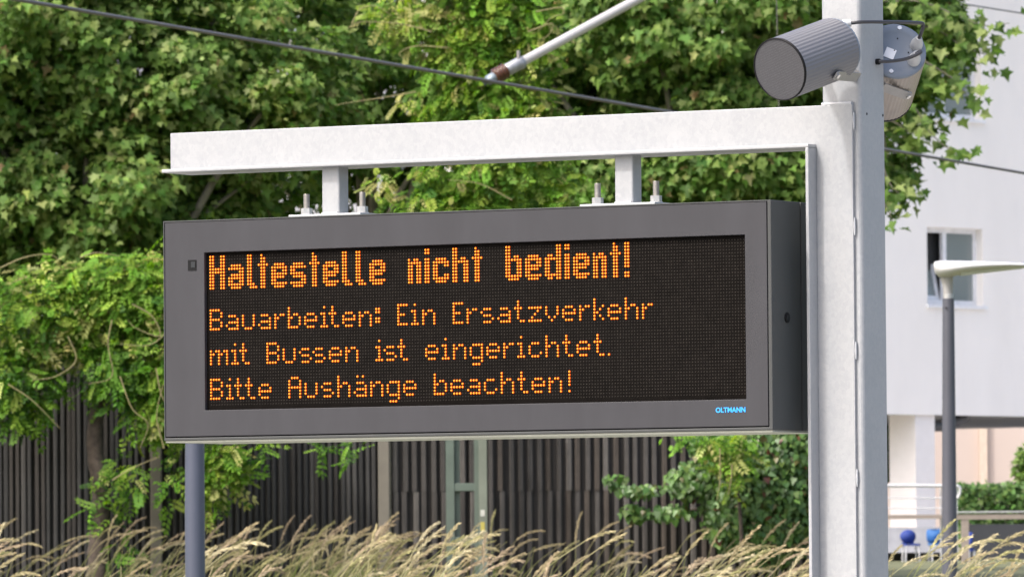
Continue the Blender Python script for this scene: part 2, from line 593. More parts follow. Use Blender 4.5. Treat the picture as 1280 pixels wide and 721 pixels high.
# hangers
for pxl, pxr, ppl, pyp in ((402, 434, 360.5, 265.5), (768, 800, 724.5, 253.0)):
    zp = Z1 + .0105
    dfr = .100
    sp0 = ls(ppl, pyp, dfr)[0]
    sh0 = ls(pxl, pyp - 30, .137)[0]
    h = L(MB().prism(rounded(.052, .048, .005, 3, sh0 + .026, .137 + .024), zp + .0002, zb - FT - .0002)).build('hanger_tube', M_galv, gan)
    L(MB().box((sp0, dfr, Z1 + .0003), (sp0 + .212, dfr + .112, zp))).build('hanger_plate', M_galv_plate, gan, bevel=.001)
    L(MB().tube([(sh0 + .003 + .046 * (k / 8), .134, zp + .002) for k in range(9)], .004, 6)).build('foot_weld', M_weld, gan)
    for fr in (.024, .024 + .165):
        bx, by = sp0 + fr, dfr + .05
        rod = [(bx, by, zp), (bx, by, zp + .054)]
        t_ = MB()
        pts, rad = [], []
        for k in range(37):
            pts.append((bx, by, zp + .054 * k / 36)); rad.append(.0083 if k % 2 else .0073)
        t_.tube(pts, rad, 12)
        bo = L(t_).build('bolt', M_bolt, gan)
        L(MB().tube([(bx, by, zp + .003), (bx, by, zp + .018)], .0143, 6, smooth=False)).build('nut', M_nut, bo)
        L(MB().tube([(bx, by, zp + .0001), (bx, by, zp + .003)], .0165, 16)).build('washer', M_nut, bo)

# ---- loudspeakers
def spk_mats():
    m, nt, b = newmat('ribbed_speaker_housing')
    b.inputs['Base Color'].default_value = (.155, .155, .168, 1)
    b.inputs['Metallic'].default_value = .2
    b.inputs['Roughness'].default_value = .48
    g_, nt, b = newmat('perforated_grille')
    tc = N(nt, 'ShaderNodeTexCoord')
    vo = N(nt, 'ShaderNodeTexVoronoi', Scale=420.0)
    vo.inputs['Randomness'].default_value = 0.15
    nt.links.new(tc.outputs['Object'], vo.inputs[0])
    rp = N(nt, 'ShaderNodeValToRGB')
    rp.color_ramp.elements[0].position = .28
    rp.color_ramp.elements[1].position = .5
    rp.color_ramp.elements[0].color = (.02, .02, .022, 1)
    rp.color_ramp.elements[1].color = (.10, .10, .11, 1)
    nt.links.new(vo.outputs['Distance'], rp.inputs[0])
    nt.links.new(rp.outputs[0], b.inputs['Base Color'])
    b.inputs['Roughness'].default_value = .5
    b.inputs['Metallic'].default_value = .3
    return m, g_


M_spk, M_grille = spk_mats()
M_spk_bronze = paint('bronze_grey_ribbed_housing', (.30, .27, .245), 0.4, 0.55, 0.1, 10)
M_back = paint('blue_grey_back_plate', (.17, .20, .245), 0.5, 0.1, 0.05, 10)
M_brk = paint('bronze_grey_bracket', (.27, .265, .26), 0.4, 0.4, 0.1, 20)
M_cable = paint('black_cable', (.035, .035, .04), 0.4)
M_gland = paint('light_grey_cable_gland', (.45, .46, .47), 0.5)
M_label = paint('white_sticker', (.75, .75, .78), 0.5)
M_screw = paint('stainless_screw', (.65, .64, .62), 0.25, 0.8, 0.1, 80)


def speaker(name, label, rear, axis, pivot_hint, base_pt, base_n, hous, long=.222, rad=.0765):
    """rear: centre of back plate; axis: unit vector to the front"""
    e = empty(name, rear, label, 'loudspeaker', 0, 'loudspeakers on the gantry mast')
    a = Vector(axis).normalized()
    u = a.cross(Vector((0, 0, 1))).normalized()
    v = u.cross(a)
    loc = lambda t, r, ang: a * t + (u * math.cos(ang) + v * math.sin(ang)) * r
    h = MB()
    seg = 192                                     # fine ribs along the barrel
    rr = [rad * (1.0 if k % 4 < 2 else .991) for k in range(seg)]
    ring = lambda t, f: [loc(t, rr[k] * f, 2 * math.pi * k / seg) for k in range(seg)]
    rings = [ring(0, .985), ring(.003, 1), ring(long - .004, 1), ring(long, .985)]
    vs = [p for r in rings for p in r]
    fs = []
    for j in range(3):
        for k in range(seg):
            k2 = (k + 1) % seg
            fs.append((j * seg + k, j * seg + k2, (j + 1) * seg + k2, (j + 1) * seg + k))
    h.add(vs, fs, False)
    h.add(rings[0], [tuple(range(seg))]); h.add(rings[-1], [tuple(range(seg))[::-1]])
    h.build('housing', hous, e)
    circ = lambda t, r, n=40: [loc(t, r, 2 * math.pi * k / n) for k in range(n)]

    def lathe(prof_, n=40):
        m = MB()
        rs = [circ(t, r, n) for t, r in prof_]
        m.add([p for r in rs for p in r], [(j * n + k, j * n + (k + 1) % n, (j + 1) * n + (k + 1) % n, (j + 1) * n + k) for j in range(len(rs) - 1) for k in range(n)], True)
        m.add(rs[0], [tuple(range(n))]); m.add(rs[-1], [tuple(range(n))[::-1]])
        return m
    lathe([(long - .002, rad * 1.012), (long + .004, rad * 1.008), (long + .004, rad * .972), (long - .001, rad * .96)]).build('front_ring', M_dark_plastic, e)
    gm = MB()
    c0_, c1_ = circ(long - .001, rad * .968), circ(long + .0022, rad * .968)
    gm.add(c0_ + c1_, [(k, (k + 1) % 40, 40 + (k + 1) % 40, 40 + k) for k in range(40)])
    gm.add(c1_, [tuple(range(40))[::-1]])
    gm.build('grille', M_grille, e)
    bp = lathe([(.001, rad * .99), (-.004, rad * .985), (-.0055, rad * .95), (-.0055, rad * .72), (-.0045, rad * .705), (-.0045, rad * .1)]).build('back_plate', M_back, e)
    # yoke bracket
    ph = Vector(pivot_hint) - a * Vector(pivot_hint).dot(a)
    ph.normalize()
    mid = long * .42
    bn = Vector(base_n).normalized()
    br = MB()
    ends = []
    b0 = Vector(base_pt) - Vector(rear)
    q1_ = b0
    q2_ = b0 - ph * 2 * (rad + .006)
    q2_ = q2_ - bn * (q2_ - q1_).dot(bn)
    for sg in (1, -1):
        p = a * mid + ph * (rad + .006) * sg
        q = (q1_ if sg > 0 else q2_) + bn * .004
        dirn = (q - p).normalized()
        s = ph.cross(dirn).normalized()
        for A, B in ((p - dirn * .014, q),):
            hw, ht = .0125, .0018
            vs = [A + s * hw * .6 + ph * ht, A - s * hw * .6 + ph * ht, B - s * hw + ph * ht, B + s * hw + ph * ht,
                  A + s * hw * .6 - ph * ht, A - s * hw * .6 - ph * ht, B - s * hw - ph * ht, B + s * hw - ph * ht]
            M2 = A + dirn * .012
            vs2 = [M2 + s * hw + ph * ht, M2 - s * hw + ph * ht, M2 + s * hw - ph * ht, M2 - s * hw - ph * ht]
            al = vs + vs2
            br.add(al, [(0, 1, 9, 8), (8, 9, 2, 3), (4, 10, 11, 5), (10, 7, 6, 11), (0, 8, 10, 4), (8, 3, 7, 10), (1, 5, 11, 9), (9, 11, 6, 2), (0, 4, 5, 1), (3, 2, 6, 7)])
        ends.append((q, s))
        scw = MB().tube([p + ph * sg * .001, p + ph * sg * .006], .0062, 12)
        ends[-1] = (q, s, scw)
    (q1, s1, c1), (q2, s2, c2) = ends
    hw, ht = .0125, .0018
    br.add([q1 + s1 * hw + bn * ht, q1 - s1 * hw + bn * ht, q2 + s1 * hw + bn * ht, q2 - s1 * hw + bn * ht,
            q1 + s1 * hw - bn * ht, q1 - s1 * hw - bn * ht, q2 + s1 * hw - bn * ht, q2 - s1 * hw - bn * ht],
           [(0, 2, 3, 1), (4, 5, 7, 6), (0, 4, 6, 2), (1, 3, 7, 5)])
    bo = br.build('bracket', M_brk, e)
    c1.build('screw', M_screw, bo); c2.build('screw', M_screw, bo)
    return e, bp, a, u, v


face_d = lambda px, py, d: M_loc @ Vector((ls(px, py, d)[0], d, ls(px, py, d)[1]))
n_face = M_loc.to_3x3() @ Vector((0, -1, 0))
tube_pt = face_d(1066, 92, DT)
r1Y = tube_pt.y - .085
rear1 = at(1043, 61, r1Y)
ax1 = Vector((-.62, -.73, -.27)).normalized()
sp1, bp1, a1, u1, v1 = speaker('loudspeaker', 'dark ribbed cylindrical loudspeaker with round grille facing out left of the mast', rear1, ax1, Vector((.75, -.35, -.55)), face_d(1074, 97, DT), n_face, M_spk)
# gland on the first speaker, hidden save its top
gl = at(1057.5, 30, r1Y + .02) - rear1
MB().tube([gl - ax1 * 0 + Vector((-.006, 0, -.012)), gl, gl + Vector((.012, .0, .002))], [.013, .013, .009], 12).build('cable_gland', M_gland, sp1)

back_pt = M_loc @ Vector((s_tr - .03, DT + TD, ls(1110, 90, DT + TD)[1]))
r2Y = back_pt.y + .035
rear2 = at(1119.5, 65, r2Y)
ax2 = Vector((-.10, .89, -.40)).normalized()
sp2, bp2, a2, u2, v2 = speaker('loudspeaker', 'bronze grey loudspeaker behind the mast seen from its blue-grey back plate', rear2, ax2, Vector((.55, -.75, -.6)), M_loc @ Vector((s_tr - .012, DT + TD, ls(1110, 108, DT + TD)[1])), -n_face, M_spk_bronze)


def on_plate(px, py):
    d = ray(px, py)
    t = (rear2 - a2 * .0055 - CAM).dot(a2) / d.dot(a2)
    return CAM + d * t - rear2


for px, py in ((1124.5, 35.5), (1114, 89.5)):
    c = on_plate(px, py)
    MB().tube([c + a2 * .002, c - a2 * .003], .0055, 12).build('screw', M_screw, bp2)
for px, py in ((1122, 48.5), (1135.5, 66), (1118, 63.5)):
    c = on_plate(px, py)
    MB().tube([c + a2 * .002, c - a2 * .0012], .0018, 8).build('drill_hole', M_seam, bp2)
glands = []
for px, py in ((1145, 58), (1142, 77)):
    c = on_plate(px, py)
    tip = (Vector((.15, -.75, .45))).normalized()
    gp = [c + a2 * .002, c + tip * .012, c + tip * .02, c + tip * .024, c + tip * .036]
    MB().tube(gp, [.0155, .0155, .0135, .0115, .008], 14).build('cable_gland', M_gland, bp2)
    glands.append(rear2 + c + tip * .034)
c = on_plate(1112.5, 67)
lv = (v2 * .8 + u2 * .35).normalized(); lu = a2.cross(lv)
MB().add([c + lu * sx_ * .013 + lv * sy_ * .014 - a2 * dz for dz in (.0002, .0009) for sx_, sy_ in ((-1, -1), (1, -1), (1, 1), (-1, 1))],
         [(0, 1, 2, 3), (7, 6, 5, 4), (0, 4, 5, 1), (1, 5, 6, 2), (2, 6, 7, 3), (3, 7, 4, 0)]).build('sticker', M_label, bp2, label='small white sticker on the back plate')
# cables
g0 = rear1 + gl + Vector((.008, 0, .001))
top_r = at(1154, 31, glands[0].y - .02)
MB().tube(smoothpath([g0, at(1080, 27.8, (tube_pt.y - .06)), at(1120, 28, tube_pt.y + .02), at(1147, 28.8, glands[0].y - .04), top_r, at(1151.5, 42, glands[0].y - .012), glands[0]], 7), .0045, 10).build(
    'cable', M_cable, None, label='black cable looping across the mast between both loudspeakers', cat='cable')
_r = M_inv.to_3x3() @ ray(1095.5, 77.5)
_p = M_loc @ (_o + _r * ((s_tr - _o.x) / _r.x))
side_n = M_loc.to_3x3() @ Vector((1, 0, 0))
cb = MB().tube(smoothpath([_p - side_n * .004, _p + side_n * .012, at(1112, 77, _p.y + .0), at(1132, 74, glands[1].y - .03), at(1148, 67.5, glands[1].y - .02), at(1151, 64.5, glands[1].y - .008), at(1146, 67, glands[1].y - .002), glands[1]], 7), .0045, 10).build(
    'cable', M_cable, None, label='short black cable from the mast side into the rear loudspeaker', cat='cable')
MB().tube([_p - side_n * .001, _p + side_n * .009], .0075, 12).build('grommet', M_dark_plastic, cb)

# ================================================================== wires and overhead line
M_wire = paint('weathered_wire', (.16, .145, .14), 0.55, 0.4, 0.15, 3)
M_tubearm = paint('light_grey_arm_tube', (.50, .48, .47), 0.4, 0.2, 0.06)
M_insul = paint('brown_porcelain_insulator', (.07, .028, .016), 0.22)
M_clamp = paint('cast_zinc_clamp', (.30, .31, .33), 0.45, 0.5, 0.15, 40)
M_capb = paint('blue_grey_end_fitting', (.18, .22, .25), 0.5, 0.4, 0.1)


def line_pt(t, A, B):
    return A + (B - A) * t


WA, WB = at(22, 0, 40), at(1280, 216.5, 58)
WA2, WB2 = WA + (WA - WB) * .35, WB + (WB - WA) * .35
wire = MB().tube([WA2, WA, WB, WB2], .0115, 8).build('overhead_wire', M_wire, None, label='thick grey overhead wire slanting down across the trees behind the gantry', cat='wire')
UA, UB = at(1120, -8, 74), at(1290, 19, 80)
MB().tube([UA + (UA - UB), UA, UB, UB + (UB - UA)], .009, 6).build('overhead_wire', M_wire, None, label='thin wire crossing the top right corner before the pale facade', cat='wire')
# dropper on the thick wire
tdr = (970 - 22) / 1258.0
dpt = line_pt(.0, WA, WB)
best = None
for k in range(400):
    p = line_pt(k / 400, WA, WB)
    d = p - CAM
    x = 640 + FPX * d.dot(CR) / d.dot(fwd)
    if best is None or abs(x - 973) < best[0]:
        best = (abs(x - 973), p)
dp = best[1]
MB().tube([dp, dp + Vector((-.017, 0, 1.4))], .0035, 6).build('dropper_wire', M_wire, None, label='thin vertical dropper wire just left of the dark loudspeaker', cat='wire')
# cantilever tube with insulator
tipY = 47.5
tip = at(612, 99, tipY)
fara = at(805, -5, tipY + .6)
ca = empty('overhead_line_cantilever', at(1066, 300, tipY + 1.4) * 1.0, 'slanted grey cantilever tube with brown ribbed insulator above the arm', 'cantilever')
ca.location.z = ground_z(49)
o0 = ca.location.copy()
axd = (fara - tip).normalized()
mtop = at(1066, -146, tipY + 1.4)
q0 = at(652, 78, tipY + .12)
tl = (mtop - q0)
MB().tube([q0 - o0, mtop - o0], .0315, 16).build('arm_tube', M_tubearm, ca)
mp_ = Vector((mtop.x, mtop.y, 0)) - Vector((o0.x, o0.y, 0))
MB().tube([mp_ + Vector((0, 0, -.05)), mp_ + Vector((0, 0, mtop.z - o0.z + .5))], [.13, .10], 16).build('mast', M_galv, ca)
ad = tl.normalized()
P0 = q0 - o0
cl = MB().tube([P0 - ad * .135, P0 - ad * .12, P0 - ad * .03, P0 + ad * .0, P0 + ad * .012], [.032, .043, .043, .046, .036], 16).build('clamp', M_clamp, ca)
MB().tube([P0 + Vector((-.02, -.03, .02)), P0 + Vector((-.02, -.03, .075))], .012, 8).build('bolt', M_bolt, cl)
pts, rad = [], []
for k in range(17):
    pts.append(P0 - ad * (.13 + .105 * k / 16)); rad.append(.055 if k % 4 == 2 else (.045 if k % 2 else .036))
MB().tube(pts, rad, 18).build('insulator', M_insul, ca)
e0 = P0 - ad * .235
MB().tube([e0, e0 - ad * .05, e0 - ad * .085, tip - o0], [.035, .034, .024, .012], 14).build('end_fitting', M_capb, ca)

# ================================================================== posts and street lamp
M_postblue = paint('blue_grey_post_paint', (.075, .086, .125), 0.42, 0.1, 0.05, 4)
pt = at(244, 720, 30)
po = empty('steel_post', (pt.x, pt.y, ground_z(30)), 'round blue-grey steel post standing below the left end of the display', 'post')
MB().tube([(0, 0, -.05), (0, 0, at(244, 640, 30).z - po.location.z), (at(243.4, 330, 30).x - pt.x, 0, at(243, 330, 30).z - po.location.z)], [.0425, .0415, .036], 20).build('shaft', M_postblue, po)
zt_ = at(243, 330, 30).z - po.location.z
MB().tube([(0, 0, zt_ - .005), (0, 0, zt_ + .012), (0, 0, zt_ + .02)], [.038, .038, .02], 20).build('cap', M_dark_plastic, po)

M_lamp = paint('dark_grey_lamp_post', (.085, .088, .11), 0.45, 0.2, 0.06, 4)
M_head = paint('light_grey_lamp_head', (.52, .52, .53), 0.45, 0.0, 0.03, 4)
M_neck = paint('warm_grey_neck', (.36, .35, .35), 0.45, 0.2)
M_lens = paint('lamp_glass', (.5, .52, .42), 0.25)
LY = 45.0
lt, lb = at(1185.4, 373, LY), at(1187, 720, LY)
lamp = empty('street_lamp', (lb.x, lb.y, ground_z(LY)), 'slim street lamp with pale wing-shaped head on dark grey post', 'street lamp')
lo_ = lamp.location.copy()
k_ = LY / FPX
MB().tube([Vector((lb.x, lb.y, lo_.z - .05)) - lo_, lb - lo_, lt - lo_], [11.2 * k_, 9.8 * k_, 7.3 * k_], 20).build('post', M_lamp, lamp)
MB().tube([at(1184, 385, LY) - lo_ + Vector((-.01, -.036, 0)), at(1184, 385, LY) - lo_ + Vector((-.01, -.044, 0))], .006, 8).build('screw', M_seam, lamp)
MB().tube([lt - lo_ + Vector((0, 0, .0)), at(1185, 367, LY) - lo_], 6.4 * k_, 18).build('collar', M_nut, lamp)
MB().tube([at(1185, 368, LY) - lo_, at(1184.5, 356, LY) - lo_, at(1183, 344, LY) - lo_], [6.0 * k_, 6.4 * k_, 8.6 * k_], 18).build('neck', M_neck, lamp)
# wing-shaped head: elliptical sections along its length
secs = [(1167.2, 331, 1.5, 6), (1168.5, 334, 7, 14), (1174, 336.2, 10.2, 22), (1184, 336.4, 10.6, 28), (1198, 335, 9.0, 32), (1215, 333.6, 7.2, 33), (1240, 332.3, 5.2, 31), (1262, 331.8, 4.0, 27), (1283, 332.2, 3.0, 20), (1291, 332.6, 1.2, 10)]
hm = MB()
ns = 18
rings = []
for cx_, cy_, hh, wy in secs:
    c = at(cx_, cy_, LY) - lo_
    ring = []
    for k in range(ns):
        a = 2 * math.pi * k / ns
        z_ = math.sin(a)
        ring.append(c + Vector((0, math.cos(a) * wy * k_, (z_ * hh if z_ > 0 else z_ * hh * 1.0) * k_)))
    rings.append(ring)
hm.add([p for r in rings for p in r], [(j * ns + k, j * ns + (k + 1) % ns, (j + 1) * ns + (k + 1) % ns, (j + 1) * ns + k) for j in range(len(rings) - 1) for k in range(ns)], True)
hm.add(rings[0], [tuple(range(ns))]); hm.add(rings[-1], [tuple(range(ns))[::-1]])
hd = hm.build('lamp_head', M_head, lamp)
lens_ = MB()
a_, b_ = at(1200, 344.2, LY) - lo_, at(1278, 335.4, LY) - lo_
lens_.add([a_ + Vector((0, -.10, 0)), a_ + Vector((0, .10, 0)), b_ + Vector((0, .08, 0)), b_ + Vector((0, -.08, 0)),
           a_ + Vector((0, -.10, .03)), a_ + Vector((0, .10, .03)), b_ + Vector((0, .08, .012)), b_ + Vector((0, -.08, .012))],
          [(0, 1, 2, 3), (7, 6, 5, 4), (0, 4, 5, 1), (1, 5, 6, 2), (2, 6, 7, 3), (3, 7, 4, 0)])
lens_.build('lens', M_lens, hd)

# ================================================================== building
M_stucco = paint('white_lavender_stucco', (.85, .82, .79), 0.9, 0, 0.035, 1.2, 0.2, 30, streak=(1, 1, .35))
M_white = paint('white_window_frame', (.74, .75, .78), 0.4)
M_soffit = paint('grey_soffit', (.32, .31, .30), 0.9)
M_beige = paint('pinkish_beige_wall', (.66, .57, .51), 0.9, 0, 0.03, 1.0)
M_beige2 = paint('cream_pilaster', (.80, .68, .56), 0.9)
M_pillar = paint('white_painted_pillar', (.80, .765, .75), 0.85, 0, 0.03)
M_pipe = paint('dark_grey_pipe', (.06, .06, .065), 0.45)
M_dark = paint('dark_room', (.03, .032, .035), 0.8)
M_glass, nt, b = newmat('window_glass')
b.inputs['Base Color'].default_value = (.19, .225, .225, 1)
b.inputs['Roughness'].default_value = .06
b.inputs['Specular IOR Level'].default_value = .8
M_curtain = paint('grey_curtain', (.5, .53, .53), 0.9, 0, 0.1, 30)

BA = R(47)
Bu = Vector((math.cos(BA), math.sin(BA), 0))
Bn = Vector((math.sin(BA), -math.cos(BA), 0))       # outward normal of the facade in view
B0 = at(1160, 382, 110)
bO = Vector((B0.x, B0.y, 1.8))
blk = empty('apartment_building', bO, 'white rendered apartment building with small windows behind lamp and tree', 'building')


def fac(px, py, off_=0.0):
    """point of facade plane (moved outwards by off_) seen at pixel -> (u, z) local"""
    d = ray(px, py)
    p0 = bO + Bn * off_
    t = (p0 - CAM).dot(Bn) / d.dot(Bn)
    p = CAM + d * t - bO
    return p.dot(Bu), p.z


BM = Matrix((Bu, -Bn, Vector((0, 0, 1)))).transposed().to_4x4()    # local: x along facade, y into house, z up


def BB(mb):
    mb.v = [tuple(BM @ Vector(p)) for p in mb.v]
    return mb


uc = fac(1062, 300)[0]                  # near corner of house
ur = fac(1282, 300)[0] + 7
zs = fac(1110, 517.5)[1]                # soffit
zr = 14.0
WN = []
uw0, uw1 = fac(1159, 330)[0], fac(1228.5, 330)[0]
zw0, zw1 = fac(1160, 380)[1], fac(1160, 283.5)[1]
st = fac(1200, 382)[1]
st2 = fac(1200, 151)[1] - fac(1200, 384)[1]
for col_u in (0, 5.6):
    for lev in range(-0, 4):
        WN.append((uw0 + col_u, uw1 + col_u, zw0 + st2 * lev, zw1 + st2 * lev))


def wall_holes(u0, u1, z0, z1, holes, y=0.0):
    us = sorted({u0, u1, *[h[0] for h in holes], *[h[1] for h in holes]})
    zs_ = sorted({z0, z1, *[h[2] for h in holes], *[h[3] for h in holes]})
    m = MB()
    for a, b_ in zip(us, us[1:]):
        for c, d in zip(zs_, zs_[1:]):
            mu, mz = (a + b_) / 2, (c + d) / 2
            if any(h[0] < mu < h[1] and h[2] < mz < h[3] for h in holes):
                continue
            m.add([(a, y, c), (b_, y, c), (b_, y, d), (a, y, d)], [(0, 1, 2, 3)])
    dp = .22
    for h in holes:
        a, b_, c, d = h[:4]
        m.add([(a, y, c), (b_, y, c), (b_, y, d), (a, y, d), (a, y + dp, c), (b_, y + dp, c), (b_, y + dp, d), (a, y + dp, d)],
              [(0, 4, 5, 1), (1, 5, 6, 2), (2, 6, 7, 3), (3, 7, 4, 0)])
    return m


WN = [h for h in WN if h[3] < zr - .4 and h[1] < ur]
BB(wall_holes(uc, ur, zs, zr, WN)).build('wall', M_stucco, blk)
# the other three sides, roof slab and soffit
LEN = 9.0
sw = MB()
sw.add([(uc, 0, zs), (uc, LEN, zs), (uc, LEN, zr), (uc, 0, zr)], [(0, 3, 2, 1)])
sw.add([(uc, LEN, zs), (ur, LEN, zs), (ur, LEN, zr), (uc, LEN, zr)], [(0, 3, 2, 1)])
sw.add([(ur, LEN, zs), (ur, 0, zs), (ur, 0, zr), (ur, LEN, zr)], [(0, 3, 2, 1)])
BB(sw).build('side_wall', M_stucco, blk)
BB(MB().box((uc - .15, -.15, zr), (ur + .15, LEN + .15, zr + .3))).build('roof', M_soffit, blk)
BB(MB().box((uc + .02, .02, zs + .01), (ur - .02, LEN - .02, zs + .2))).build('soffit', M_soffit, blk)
for i, (a, b_, c, d) in enumerate(WN):
    wf = MB()
    y0, y1 = .13, .19
    ft = .075
    e1 = a + (b_ - a) * 1.0
    mid = a + (b_ - a) * .43
    for lo_b, hi_b in (((a, y0, c), (b_, y1, c + ft)), ((a, y0, d - ft), (b_, y1, d)), ((a, y0 + .001, c + ft), (a + ft, y1, d - ft)), ((b_ - ft, y0 + .001, c + ft), (b_, y1, d - ft)), ((mid - ft * .6, y0 + .001, c + ft), (mid + ft * .6, y1, d - ft))):
        wf.box(lo_b, hi_b)
    w_ = BB(wf).build('window', M_white, blk)
    BB(MB().box((mid + ft * .6, y0 + .02, c + ft), (b_ - ft, y0 + .03, d - ft))).build('pane', M_glass, w_)
    BB(MB().box((a - .03, -.05, c - .055), (b_ + .05, .128, c - .002))).build('sill', M_white, w_)
    BB(MB().box((a + .02, .32, c), (b_ - .02, .34, d))).build('interior', M_dark, w_)
    BB(MB().box((mid + .1, .24, c), (mid + (b_ - mid) * .55, .26, d))).build('curtain', M_curtain, w_)
    if i == 0:
        # left sash tilted inwards at the top
        s_ = MB()
        wd_ = mid - a - ft * 1.3
        hh_ = d - c - 2 * ft
        for lo_b, hi_b in (((0, 0, 0), (wd_, .05, .07)), ((0, 0, hh_ - .07), (wd_, .05, hh_)), ((0, .001, .07), (.07, .05, hh_ - .07)), ((wd_ - .07, .001, .07), (wd_, .05, hh_ - .07))):
            s_.box(lo_b, hi_b)
        Mt = Matrix.Translation((a + ft * .8, y1 + .01, c + ft)) @ Matrix.Rotation(R(-12), 4, 'X')
        s_.v = [tuple(Mt @ Vector(p)) for p in s_.v]
        BB(s_).build('tilted_sash', M_white, w_)
        gp = MB().box((.07, .02, .07), (wd_ - .07, .03, hh_ - .07)); gp.v = [tuple(Mt @ Vector(p)) for p in gp.v]
        BB(gp).build('pane', M_glass, w_)
    else:
        BB(MB().box((a + ft, y0 + .02, c + ft), (mid - ft * .6, y0 + .03, d - ft))).build('pane', M_glass, w_)
# open ground floor: pillars, set-back wall, drain pipe
gz = -.05
for pu in range(4):
    u0 = fac(1148, 600)[0] + 0.0 + pu * 5.6
    BB(MB().box((u0, .05, gz - .3), (u0 + .46, .05 + .52, zs + .008))).build('pillar', M_pillar, blk)
u1_, u2_ = fac(1192, 530)[0], fac(1219, 527)[0]
zpipe = fac(1200, 531)[1]
BB(MB().tube(smoothpath([(u1_ - .25, .25, zpipe - .02), (u1_ + .1, .25, zpipe), (u2_ - .35, .25, zpipe + .02), (u2_ - .05, .25, zs - .05), (u2_ + .05, .25, zs + .01)], 6), .09, 10)).build('drain_pipe', M_pipe, blk)

# beige house and pale block further back
M_beige_f = paint('pinkish_beige_render', (.50, .42, .375), 0.9, 0, 0.03, 1.0)
M_beige_g = paint('cream_render', (.60, .49, .40), 0.9)
HB = empty('beige_house', at(1150, 690, 140), 'pinkish beige house wall seen under the white building', 'building')
HB.location.z = 1.8
ho = HB.location.copy()
xl, xm, xn, xr = [at(v, 600, 140).x - ho.x for v in (1080, 1224, 1234, 1500)]
MB().box((xl, 0, -.2), (xm, 9, 7.5)).build('wall', M_beige_f, HB)
MB().box((xm + .004, -.12, -.2), (xn, 9, 7.5)).build('pilaster', M_beige_g, HB)
MB().box((xn + .004, -.02, -.2), (xr, 9, 7.5)).build('wall', M_beige_f, HB)
MB().box((xl - .3, -.4, 7.504), (xr + .3, 9.4, 7.75)).build('roof', M_soffit, HB)
PB = empty('pale_apartment_block', at(330, 690, 132), 'pale grey-white apartment block glimpsed through gaps in the leaves', 'building')
PB.location.z = 1.8
po_ = PB.location.copy()
x0_, x1_ = at(-420, 500, 132).x - po_.x, at(640, 500, 132).x - po_.x
Hn = []
for i_ in range(5):
    for j_ in range(3):
        u_ = x0_ + 1.6 + i_ * 2.9
        Hn.append((u_, u_ + 1.2, 1.3 + j_ * 2.8, 2.6 + j_ * 2.8))
M_pale = paint('pale_grey_render', (.50, .50, .54), 0.9, 0, 0.03, 1.0)
wall_holes(x0_, x1_, -.2, 9.4, Hn).build('wall', M_pale, PB)
MB().box((x0_, .5, -.2), (x1_, 10, 9.4)).build('rear_block', M_pale, PB)
MB().box((x0_ - .2, -.2, 9.404), (x1_ + .2, 10.2, 9.7)).build('roof', M_soffit, PB)
for a, b_, c, d in Hn:
    fw = MB()
    for lo_b, hi_b in (((a, .12, c), (b_, .17, c + .07)), ((a, .12, d - .07), (b_, .17, d)), ((a, .121, c + .07), (a + .07, .17, d - .07)), ((b_ - .07, .121, c + .07), (b_, .17, d - .07))):
        fw.box(lo_b, hi_b)
    f_ = fw.build('window', M_white, PB)
    MB().box((a + .07, .14, c + .07), (b_ - .07, .15, d - .07)).build('pane', M_glass, f_)

# ================================================================== terrace in front of the house
M_rail = paint('galvanised_railing', (.58, .58, .6), 0.4, 0.3, 0.05)
M_wood = paint('weathered_wood_beam', (.27, .23, .20), 0.8, 0, 0.15, 8, streak=(1, 1, 12))
TY = 88.0
tk = TY / FPX


def flat(name, x0, x1, y0, y1, Y, dy, mat, parent, o):
    a = at(x0, y1, Y); b_ = at(x1, y0, Y)
    return MB().box((a.x - o.x, a.y - o.y - dy / 2, a.z - o.z), (b_.x - o.x, a.y - o.y + dy / 2, b_.z - o.z)).build(name, mat, parent)


gzT = ground_z(TY)
rl = empty('balustrade', (at(1150, 600, TY).x, TY, gzT), 'silver balustrade with thin bars above a wooden beam left of the lamp post', 'railing')
ro = rl.location.copy()
for y_, r_ in ((606.5, 2.1), (621.7, .9), (634.5, .9)):
    MB().tube([at(1096, y_, TY) - ro, at(1197, y_ + .4, TY) - ro], r_ * tk, 8).build('handrail' if r_ > 1 else 'rail', M_rail, rl)
flat('beam', 1096, 1197, 642.5, 648.5, TY, .10, M_wood, rl, ro)
for x_ in (1100, 1176, 1196):
    p = at(x_, 606, TY)
    MB().tube([Vector((p.x, p.y + .06, gzT - .05)) - ro, p - ro + Vector((0, .06, 0))], 1.1 * tk, 8).build('post', M_rail, rl)
# rounded railing end at the right
ep = [at(x_, y_, TY) - ro for x_, y_ in ((1194, 606.8), (1198.5, 608), (1200.2, 612), (1199, 618), (1197, 622))]
MB().tube(smoothpath(ep, 4), 1.9 * tk, 8).build('rail_end', M_rail, rl)

